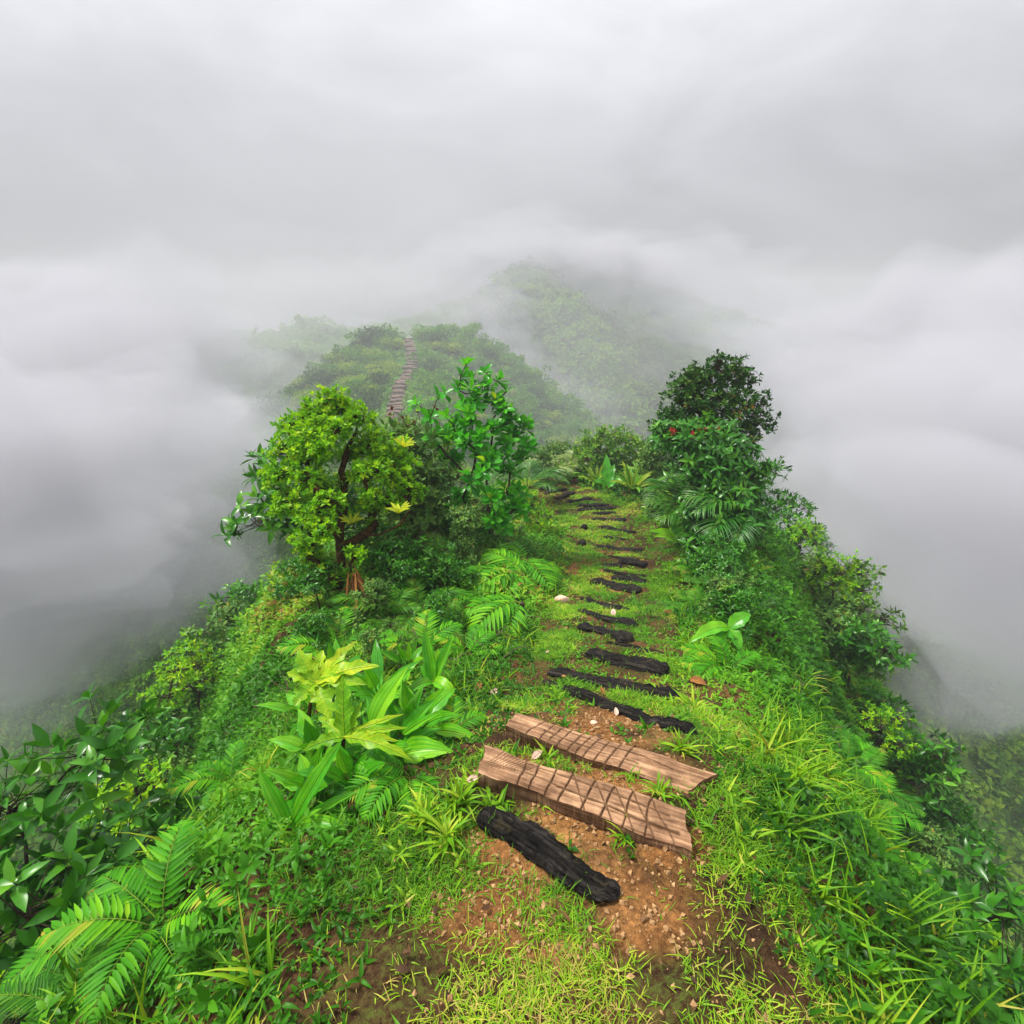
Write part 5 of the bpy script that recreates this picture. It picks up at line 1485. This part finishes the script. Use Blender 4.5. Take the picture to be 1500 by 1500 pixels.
for px, py in [(1003, 633), (1030, 631), (1021, 678), (1012, 640), (1046, 627), (985, 634)]:
    p = P(px, py, D - .12)
    mb = MB()
    rosettes(mb, p + rng.normal(0, 0.035, (9, 3)), rand_dirs(9, 0), T_SMALL, 6, 0.035, 0.5)
    o = mb.build("blossom", [M['flower']], root); o.location = -Vector(b)

# ------------------------------------------------------------------ crest shrubs
CREST = [
    (890, 705, [(855, 655), (870, 645), (890, 640), (910, 642), (925, 650), (938, 662), (860, 672), (880, 665), (905, 662), (925, 675), (895, 680), (945, 680)], .26, 'crest_leaf',
     "round bronze-tipped shrub with brown twigs on the crest", 0.095),
    (960, 715, [(955, 665), (965, 655), (950, 680), (968, 685), (960, 672)], .22, 'grey_leaf', "small rusty-twigged shrub between the round crest shrub and the right bank", 0.085),
    (815, 700, [(805, 665), (818, 658), (830, 664), (840, 672), (812, 678), (828, 680)], .25, 'grey_leaf', "pale misty shrub on the crest above the trail's end", 0.09),
]
for px, py, cl, r, mt, lb, ll in CREST:
    b = G(px, py)
    D = depth_of(b) + .2
    woody("crest_shrub", lb, "shrub", b, [[b, P(px, py - 20, D)]], [P(a, c, D + rng.uniform(-.3, .3)) for a, c in cl], [r * 1.2] * len(cl), 50, T_OBOV, 6, ll, 0.42, [M['twig'], M[mt]], (5, 70), 0.006, 0.005,
          group="shrubs on the near crest")


# ------------------------------------------------------------------ generic slope shrubs (beyond the photograph and filling the slopes)
def shrub_mesh(seed, mat, r=0.55, n=8, per=26, k=6, ll=0.085, w=0.45, T=T_OVATE):
    b0 = np.zeros(3)
    cs = [np.array([math.cos(a) * q, math.sin(a) * q, h]) for a, q, h in zip(rng.uniform(0, 6.28, n), rng.uniform(0.1, r, n), rng.uniform(0.35, 1.05, n))]
    return woody("slope_shrub", "leafy shrub on the outer slope beside the trail", "shrub", b0, [[b0, np.array([0.03, 0.02, 0.45])]], cs, [0.26] * n, per, T, k, ll, w, [M['bark'], M[mat]], (0, 65),
                 0.005, 0.006, group="shrubs on the outer slopes")[0]


protos = [shrub_mesh(0, 'grey_leaf'), shrub_mesh(1, 'red_bush_leaf', ll=0.11, w=0.36), shrub_mesh(2, 'tree_leaf', ll=0.06)]
spots = []
for k in range(80):
    sg = -1 if k % 2 else 1
    y = rng.uniform(0.9, 12.5)
    x = sg * (0.42 * y + 1.25 + rng.uniform(0, 3.2)) + (0.0 if sg < 0 else 0.55)
    spots.append((x, y))
inside = [  # fill behind the named plants inside the photograph
    (GX(-1.2, 8.2), 1.0, 0, "pale grey-green shrub low behind the fine-leaved grey shrub"),
    (G(560, 860), 0.55, 1, "dark glossy shrub at the foot of the mossy tree"),
    (G(600, 830), 0.5, 0, "low grey-green bush under the arching mossy limb"),
    (G(470, 900), 0.5, 1, "dark glossy shrub under the mossy tree at the left edge"),
    (G(1050, 870), 0.45, 1, "low dark shrub under the red-flowered bush"),
    (G(1075, 920), 0.4, 0, "low grey-green bush on the right bank above the curved pale leaf"),
    (GX(-1.9, 6.1), 1.55, 0, "tall grey-green shrub right behind the mossy tree"),
    (GX(-2.5, 5.7), 1.5, 1, "tall dark glossy shrub behind the mossy tree, near the left edge"),
    (GX(-1.35, 5.5), 1.0, 0, "grey-green shrub between the mossy tree and the fine-leaved shrub"),
    (GX(-0.75, 6.1), 0.6, 1, "dark glossy shrub behind the large-leaved shrub's left stem"),
    (GX(-0.2, 6.6), 0.55, 0, "grey-green shrub behind the large-leaved shrub's base"),
    (GX(-0.6, 5.1), 0.62, 0, "grey-green shrub in front of the large-leaved shrub's left stem"),
    (GX(-1.0, 4.4), 0.55, 1, "dark glossy shrub in the dip right of the mossy tree"),
    (GX(0.25, 7.6), 0.7, 2, "yellow-green bush behind the large-leaved shrub beside the trail"),
    (GX(3.2, 8.2), 0.95, 1, "glossy shrub behind the dark-leaved tree on the right bank"),
    (GX(2.55, 7.8), 0.6, 0, "grey-green shrub left of the dark-leaved tree"),
    (GX(2.35, 5.0), 0.6, 1, "dark glossy shrub on the right bank beside the low broad-leaved plant"),
    (GX(2.15, 4.3), 0.5, 1, "dark shrub at the right edge of the photo halfway down the bank"),
    (GX(1.75, 3.4), 0.4, 1, "dark glossy shrub at the right edge above the curved pale leaf"),
    (G(655, 868), 0.42, 1, "dark glossy shrub right of the middle fern on the left slope"),
    (G(690, 840), 0.45, 0, "low grey-green bush just left of the arching bright fern"),
    (G(590, 880), 0.40, 1, "small dark glossy shrub above the middle fern"),
    (G(535, 925), 0.38, 0, "low grey-green bush between the dark ferns on the left slope"),
    (G(640, 925), 0.30, 1, "small dark shrub below the middle fern, above the two-bladed plant"),
    (G(735, 775), 0.5, 0, "grey-green bush behind the hanging bright fern"),
    (G(470, 955), 0.34, 1, "small dark glossy shrub behind the upper lobed plant"),
    (G(575, 975), 0.28, 0, "small grey-green bush behind the pleated leaves"),
    (G(1040, 790), 0.55, 1, "glossy shrub at the foot of the red-flowered bush"),
    (G(1085, 820), 0.6, 1, "dark glossy shrub low at the right edge under the palm"),
    (G(1100, 760), 1.0, 1, "tall glossy shrub at the right edge beside the red-flowered bush"),
    (GX(0.35, 10.9), 0.8, 0, "grey-green shrub on the crest behind the dark palm"),
]
for i_, (x, y) in enumerate(spots):
    pr = protos[i_ % 3]
    if i_ < 3:
        pr.location = GX(x, y); pr.rotation_euler.z = rng.uniform(0, 6)
    else:
        dup(pr, GX(x, y), rng.uniform(0, 6), rng.uniform(0.7, 1.25))
for g, s, k, lb in inside:
    dup(protos[k], g, rng.uniform(0, 6), s, lb, "filler shrubs beside the trail")


# ------------------------------------------------------------------ far ridge: path, steps, bushes
pp = np.array([P(562, 640, 25), P(575, 605, 29), P(585, 565, 34), P(600, 540, 38), P(605, 530, 42), P(597, 503, 48), P(592, 497, 50)])
tt = np.linspace(0, 1, 90)
src = np.linspace(0, 1, len(pp))
cx, cy = np.interp(tt, src, pp[:, 0]), np.interp(tt, src, pp[:, 1])
for _ in range(3):
    cx[1:-1] = (cx[:-2] + cx[1:-1] + cx[2:]) / 3; cy[1:-1] = (cy[:-2] + cy[1:-1] + cy[2:]) / 3
dirv = nrm(np.c_[np.gradient(cx), np.gradient(cy)])
side_ = np.c_[dirv[:, 1], -dirv[:, 0]]
hw = 0.52 + 0.15 * fbm(tt * 9, 0, 3.3, 3)
rows = []
for k, u in enumerate(np.linspace(-1, 1, 9)):
    X_ = cx + side_[:, 0] * hw * u; Y_ = cy + side_[:, 1] * hw * u
    rows.append(np.c_[X_, Y_, hgt(X_, Y_) + 0.05 + 0.04 * (1 - u * u) - 0.07 * (abs(u) == 1)])
Vp = np.stack(rows, 1)
i = np.arange(len(tt) - 1)[:, None] * 9; j = np.arange(8)[None]
mb = MB(); mb.add(Vp.reshape(-1, 3), np.stack([i + j, i + j + 1, i + 9 + j + 1, i + 9 + j], -1).reshape(-1, 4))
tag(mb.build("path", [M['far_path']]), kind="structure")
mb = MB()
sv = np.array([[-0.5, 0, 0], [0.5, 0, 0], [0.5, 0, 0.16], [-0.5, 0, 0.16], [0.5, 0.24, 0.16], [-0.5, 0.24, 0.16], [0.5, 0.24, 0], [-0.5, 0.24, 0]])
u = np.linspace(-0.55, 0.55, 9)
prof = np.array([[0, -0.06], [-0.02, 0.08], [0.03, 0.14], [0.20, 0.15], [0.25, 0.09], [0.25, -0.06]])
Vs = np.stack([np.c_[np.full(6, a), prof[:, 0] + 0.03 * math.sin(a * 7), prof[:, 1] + 0.02 * math.sin(a * 11)] for a in u])
i = np.arange(8)[:, None] * 6; j = np.arange(6)[None]
mb.add(Vs.reshape(-1, 3), np.stack([i + j, i + 6 + j, i + 6 + (j + 1) % 6, i + (j + 1) % 6], -1).reshape(-1, 4))
step0 = tag(mb.build("trail_step", [M['far_step']]), "weathered timber step of the distant trail climbing the misty ridge", "step", "steps of the distant ridge trail")
for n_, k in enumerate(range(2, 89, 2)):
    o = step0 if n_ == 0 else step0.copy()
    if n_: COL.objects.link(o)
    sh_ = rng.normal(0, 0.12)
    o.location = (cx[k] + side_[k, 0] * sh_, cy[k] + side_[k, 1] * sh_, float(hgt(cx[k:k + 1], cy[k:k + 1])[0]) + 0.10)
    o.rotation_euler = (rng.normal(0, 0.03), rng.normal(0, 0.04), math.atan2(dirv[k, 1], dirv[k, 0]) - math.pi / 2 + rng.normal(0, 0.1))
    o.scale = (rng.uniform(0.5, 0.9), rng.uniform(0.5, 0.9), rng.uniform(0.6, 1.0))


def bush_geo(n_leaf, r, ll, lobes=6, squash=0.75, T=T_LOW[0]):
    """leafy bush: leaves on and in several overlapping lobes"""
    L = rng.normal(0, 0.42, (lobes, 3)) * r * np.array([1, 1, 0.5]) + np.array([0, 0, 0.55 * r])
    lr = r * rng.uniform(0.35, 0.62, lobes)
    w = rng.choice(lobes, n_leaf, p=lr ** 2 / (lr ** 2).sum())
    d = rand_dirs(n_leaf, -0.5)
    O = L[w] + d * (lr[w] * rng.uniform(0.6, 1.1, n_leaf))[:, None] * np.array([1, 1, squash])
    Y = nrm(d * 0.6 + rand_dirs(n_leaf) * 0.9 + np.array([0, 0, 0.3]))
    X, Y, Z = frames(Y, d + np.array([0, 0, 0.6]))
    return O, X, Y, Z, ll * rng.uniform(0.6, 1.3, n_leaf), rng.random(lobes)[w] * 0.5 + 0.5 * rng.random(n_leaf)


def ridge_bush(label, mat, n=900, r=0.95, ll=0.15, group="bushes covering the misty ridge", name="ridge_bush"):
    root = empty(name, (0, 0, 0), label, "bush" if name == "ridge_bush" else "tree", group)
    O, X, Y, Z, l, v = bush_geo(n, r, ll)
    mb = MB(); mb.inst(T_LOW[0], O, X, Y, Z, l * 0.55, l, l, 0, v)
    mb.build("crown", [M[mat]], root)
    mb = MB()
    for k in range(5):
        e = np.array([rng.normal(0, .35), rng.normal(0, .35), rng.uniform(.5, .9)]) * r
        mb.tube(bez(np.array([0, 0, -0.3]), e * 0.4, e, 5), np.linspace(0.04, 0.012, 5), 5, 0, cap=False)
    mb.build("trunk", [M['bark']], root)
    return root


RB = [ridge_bush("mid green bush on the misty ridge flank", 'ridge_leaf'), ridge_bush("yellowish green bush on the misty ridge flank", 'ridge_leaf_yellow'),
      ridge_bush("dark green bush on the misty ridge flank", 'ridge_leaf_dark')]
used = [False] * 3


def place_bush(p, k, s, label=None):
    if not used[k]:
        used[k] = True
        o = RB[k]; o.location = p; o.scale = (s, s, s * 0.9); o.rotation_euler.z = rng.uniform(0, 6)
        if label: o["label"] = label
        return o
    o = dup(RB[k], p, rng.uniform(0, 6), s, label)
    if label is None:
        o["label"] = ["mid green bush on the misty ridge flank", "yellowish green bush on the misty ridge flank", "dark green bush on the misty ridge flank"][k]
    return o


def dist_path(x, y):
    return np.min(np.hypot(x - cx, y - cy))


# first the plain ones
cand = []
tries = 0
pts_r = []
while len(pts_r) < 700 and tries < 20000:
    tries += 1
    x, y = rng.uniform(-34, 20), rng.uniform(21, 57)
    if dist_path(x, y) < 1.15:
        continue
    if any((x - a) ** 2 + (y - c) ** 2 < 0.95 ** 2 for a, c in pts_r):
        continue
    pts_r.append((x, y))
pts_r = np.array(pts_r)
hz = hgt(pts_r[:, 0], pts_r[:, 1])
dep = pts_r[:, 1] * CP - hz * SP
pxs = 750 + pts_r[:, 0] / dep * FPX
score = dep + np.where((pxs > 430) & (pxs < 1070), 0, 100)
order = np.argsort(score)
for idx in order[:270]:
    x, y = pts_r[idx]
    k = rng.choice(3, p=[0.5, 0.28, 0.22])
    place_bush((x, y, hz[idx] - 0.1), k, rng.uniform(0.7, 1.25))
# a few that stand out on the skyline
for px, py, d, k, s, lb in [
    (548, 508, 45.5, 2, 1.5, "dark spreading bush on the ridge skyline left of the distant trail"),
    (520, 520, 44, 0, 1.2, "bush on the ridge's left shoulder, just left of the tallest skyline bush"),
    (640, 490, 49, 0, 1.0, "rounded bush on the skyline right of the distant trail's top"),
    (690, 493, 50, 0, 1.3, "broad pale bush at the ridge's right skyline"),
    (572, 498, 50, 0, 0.8, "low bush behind the distant trail's top"),
    (470, 560, 42, 2, 1.4, "dark bush low on the ridge's left shoulder near the photo's edge"),
    (488, 540, 46, 2, 1.1, "dim dark bush on the ridge's left shoulder"),
]:
    p = P(px, py, d); p[2] = float(hgt(p[0:1], p[1:2])[0]) - 0.15
    place_bush(tuple(p), k, s, lb)
# the rest of the ridge cover
mb = MB()
for idx in order[270:]:
    x, y = pts_r[idx]
    O, X, Y, Z, l, v = bush_geo(260, rng.uniform(0.7, 1.1), 0.24, 5)
    mb.inst(T_LOW[0], O + np.array([x, y, hz[idx] - 0.1]), X, Y, Z, l * 0.55, l, l, 0, v)
for k in range(2600):
    pass
# low cover between them
n = 26000
x, y = rng.uniform(-36, 22, n), rng.uniform(20, 58, n)
dm = np.min(np.hypot(x[:, None] - cx[None], y[:, None] - cy[None]), 1)
k = dm > 0.5
x, y = x[k], y[k]
A = nrm(np.c_[rng.normal(0, .4, len(x)), rng.normal(0, .4, len(x)) - 0.2, np.ones(len(x))])
rosettes(mb, np.c_[x, y, hgt(x, y) + rng.uniform(0.02, 0.4, len(x))], A, T_LOW, 4, 0.26, 0.5, (0, 60))
tag(mb.build("ridge_undergrowth", [M['ridge_leaf']]), kind="stuff")

# far hillsides: one mass of forest
mb = MB()
n = 9000
x = np.r_[rng.uniform(-12, 45, n // 3), rng.uniform(-110, 120, n // 3), rng.uniform(-75, 75, n // 3)]; y = np.r_[rng.uniform(66, 135, n // 3), rng.uniform(60, 200, n // 3), rng.uniform(14, 75, n // 3)]
k = ~((np.abs(x + 7) < 29) & (y < 59)) | (y < 20) & (np.abs(x) > 10)
x, y = x[k], y[k]
z = hgt(x, y)
dd = y * CP - z * SP
px = 750 + x / dd * FPX
k = (px > -60) & (px < 1560) & (z > -40)
x, y, z = x[k], y[k], z[k]
tone = np.clip(0.1 + 0.5 * rng.random(len(x)), 0, 1)
for xx, yy, zz, tn in zip(x, y, z, tone):
    O, X, Y, Z, l, v = bush_geo(80, rng.uniform(0.8, 2.1), 0.6, 4)
    mb.inst(T_LOW[1], O + np.array([xx, yy, zz - 0.2]), X, Y, Z, l * 0.6, l, l, 0, np.clip(v * 0.5 + tn * 0.8, 0, 1))
tag(mb.build("hill_forest", [M['hill_leaf']]), kind="stuff")

# ------------------------------------------------------------------ haze
SIGMA = 0.0024
bm = MB()
x0, x1, y0, y1, z0, z1 = -360, 360, -240, 480, -75, 16
c8 = np.array([[x0, y0, z0], [x1, y0, z0], [x1, y1, z0], [x0, y1, z0], [x0, y0, z1], [x1, y0, z1], [x1, y1, z1], [x0, y1, z1]])
bm.add(c8, np.array([[0, 3, 2, 1], [4, 5, 6, 7], [0, 1, 5, 4], [1, 2, 6, 5], [2, 3, 7, 6], [3, 0, 4, 7]]))
hm = bpy.data.materials.new("hill_mist"); hm.use_nodes = True
nt = hm.node_tree
for n_ in list(nt.nodes):
    if n_.type != 'OUTPUT_MATERIAL':
        nt.nodes.remove(n_)
pv = nt.nodes.new("ShaderNodeVolumePrincipled")
pv.inputs["Color"].default_value = (0.66, 0.665, 0.72, 1)
pv.inputs["Density"].default_value = SIGMA
pv.inputs["Anisotropy"].default_value = 0.0
nt.links.new(pv.outputs[0], nt.nodes["Material Output"].inputs["Volume"])
haze = bm.build("haze", [hm], smooth=False)
tag(haze, kind="stuff")


def mist(px, py, d, rx, ry, rz, dens):
    c = P(px, py, d)
    n, s = 36, 56
    th = np.linspace(0.03, np.pi - 0.03, n); ph = np.linspace(0, 2 * np.pi, s, endpoint=False)
    A, B = np.meshgrid(th, ph, indexing='ij')
    q = np.stack([np.sin(A) * np.cos(B), np.sin(A) * np.sin(B), np.cos(A)], -1)
    k = 1 + 0.95 * fbm(q[..., 0] * 2.1 + px, q[..., 1] * 2.1 + py, q[..., 2] * 2.1, 4)
    mb = MB()
    V = (q * k[..., None] * np.array([rx, ry, rz])).reshape(-1, 3)
    i = np.arange(n - 1)[:, None] * s; j = np.arange(s)[None]
    mb.add(V, np.stack([i + j, i + s + j, i + s + (j + 1) % s, i + (j + 1) % s], -1).reshape(-1, 4))
    jj = np.arange(s)
    mb.add(V[:s].tolist() + [[0, 0, rz]], np.stack([np.full(s, s), jj, (jj + 1) % s], -1))
    mb.add(V[-s:].tolist() + [[0, 0, -rz]], np.stack([np.full(s, s), (jj + 1) % s, jj], -1))
    me = mb.mesh("mist", [mist_mat(dens)])
    b2 = bmesh.new(); b2.from_mesh(me); bmesh.ops.remove_doubles(b2, verts=b2.verts, dist=1e-4); bmesh.ops.recalc_face_normals(b2, faces=b2.faces); b2.to_mesh(me); b2.free()
    o = bpy.data.objects.new("mist", me); COL.objects.link(o); o.location = c
    tag(o, kind="stuff")


_mm = {}
def mist_mat(dens):
    if dens not in _mm:
        m = hm.copy(); m.node_tree.nodes["Principled Volume"].inputs["Density"].default_value = dens
        _mm[dens] = m
    return _mm[dens]


for a in [(690, 520, 60, 46, 42, 24, .0048), (760, 470, 105, 75, 45, 30, .0012), (620, 540, 48, 30, 26, 14, .003),
          (735, 385, 92, 12, 9, 5, .035), (790, 370, 95, 16, 10, 5.5, .04), (845, 392, 92, 14, 10, 5.5, .045), (895, 418, 90, 12, 10, 5, .04), (700, 400, 96, 12, 9, 5, .04), (820, 372, 84, 16, 8, 4.5, .03),
          (718, 470, 68, 5, 5, 3.5, .06), (742, 515, 64, 5, 5, 3.5, .05), (775, 548, 60, 6, 4, 3, .04), (700, 440, 76, 8, 6, 5, .04), (660, 455, 80, 12, 8, 5, .03),
          (1000, 450, 84, 13, 10, 7, .03), (1050, 510, 74, 11, 9, 8, .03), (1000, 410, 88, 18, 10, 7, .03), (480, 440, 80, 12, 9, 5, .025), (560, 420, 84, 16, 9, 5, .025), (800, 575, 57, 7, 4, 2.5, .03), (850, 600, 58, 7, 4, 2.5, .025),
          # cloud lapping at both flanks of the ridge
          (110, 640, 24, 7.5, 9, 6, .12), (20, 760, 14, 6, 6, 4, .16), (190, 560, 44, 12, 12, 8, .07), (20, 600, 40, 18, 14, 10, .08), (-150, 820, 10, 5, 5, 3.5, .2),
          (1360, 660, 24, 8, 9, 6, .12), (1480, 760, 14, 6, 6, 4, .16), (1250, 560, 50, 13, 12, 9, .06), (1420, 600, 40, 18, 14, 10, .08), (1650, 820, 10, 5, 5, 3.5, .2)]:
    mist(*a)

# ------------------------------------------------------------------ sky, sun, camera
SUN_EL, SUN_AZ = R(60), R(288)      # azimuth measured clockwise from +Y
w = bpy.data.worlds.new("World")
scene.world = w
w.use_nodes = True
nt = w.node_tree
nt.nodes.clear()
out = nt.nodes.new("ShaderNodeOutputWorld")
sky = nt.nodes.new("ShaderNodeTexSky"); sky.sky_type = 'NISHITA'; sky.sun_disc = False
sky.sun_elevation = SUN_EL; sky.sun_rotation = SUN_AZ
bg1 = nt.nodes.new("ShaderNodeBackground"); bg1.inputs[1].default_value = 0.08
nt.links.new(sky.outputs[0], bg1.inputs[0])
tc = nt.nodes.new("ShaderNodeTexCoord")
sep = nt.nodes.new("ShaderNodeSeparateXYZ"); nt.links.new(tc.outputs["Generated"], sep.inputs[0])
# overcast luminance: about three times brighter overhead than at the horizon
mx = nt.nodes.new("ShaderNodeMath"); mx.operation = 'MAXIMUM'; mx.inputs[1].default_value = 0.0; nt.links.new(sep.outputs[2], mx.inputs[0])
ml = nt.nodes.new("ShaderNodeMath"); ml.operation = 'MULTIPLY_ADD'; ml.inputs[1].default_value = 7.0; ml.inputs[2].default_value = 1.0; nt.links.new(mx.outputs[0], ml.inputs[0])
mp = nt.nodes.new("ShaderNodeMapping"); mp.inputs["Scale"].default_value = (1.0, 1.0, 2.2); nt.links.new(tc.outputs["Generated"], mp.inputs[0])
nz = noise_node(nt, 2.6, 5, 0.55, mp.outputs[0], 0.5)
cl_ = nt.nodes.new("ShaderNodeMapRange"); cl_.inputs[1].default_value = 0.3; cl_.inputs[2].default_value = 0.7; cl_.inputs[3].default_value = 0.86; cl_.inputs[4].default_value = 1.14
nt.links.new(nz.outputs[0], cl_.inputs[0])
m2 = nt.nodes.new("ShaderNodeMath"); m2.operation = 'MULTIPLY'; nt.links.new(ml.outputs[0], m2.inputs[0]); nt.links.new(cl_.outputs[0], m2.inputs[1])
m3 = nt.nodes.new("ShaderNodeMath"); m3.operation = 'MULTIPLY'; m3.inputs[1].default_value = 0.20; nt.links.new(m2.outputs[0], m3.inputs[0])
bg2 = nt.nodes.new("ShaderNodeBackground"); bg2.inputs[0].default_value = (0.95, 0.955, 1.0, 1)
nt.links.new(m3.outputs[0], bg2.inputs[1])
ms = nt.nodes.new("ShaderNodeMixShader"); ms.inputs[0].default_value = 0.95
nt.links.new(bg1.outputs[0], ms.inputs[1]); nt.links.new(bg2.outputs[0], ms.inputs[2]); nt.links.new(ms.outputs[0], out.inputs[0])

sl = bpy.data.lights.new("sun", 'SUN'); sl.energy = 5.0; sl.angle = R(10); sl.color = (1.0, 0.95, 0.86)
so = bpy.data.objects.new("sun", sl); COL.objects.link(so)
sd = Vector((math.sin(SUN_AZ) * math.cos(SUN_EL), math.cos(SUN_AZ) * math.cos(SUN_EL), math.sin(SUN_EL)))
so.rotation_euler = sd.to_track_quat('Z', 'Y').to_euler()

cam = bpy.data.cameras.new("camera")
cam.sensor_width = 36; cam.lens = 18; cam.clip_start = 0.05; cam.clip_end = 2000
co = bpy.data.objects.new("camera", cam); COL.objects.link(co)
co.rotation_euler = (math.pi / 2 - PITCH, 0, 0)
scene.camera = co

scene.view_settings.view_transform = 'Standard'
scene.view_settings.look = 'None'
scene.view_settings.gamma = 1
scene.view_settings.exposure = 0.42
cy = scene.cycles
cy.use_denoising = True
cy.denoiser = 'OPENIMAGEDENOISE'
cy.max_bounces = 6
cy.diffuse_bounces = 3
cy.transmission_bounces = 3
cy.volume_bounces = 1
cy.use_adaptive_sampling = True
cy.adaptive_threshold = 0.02
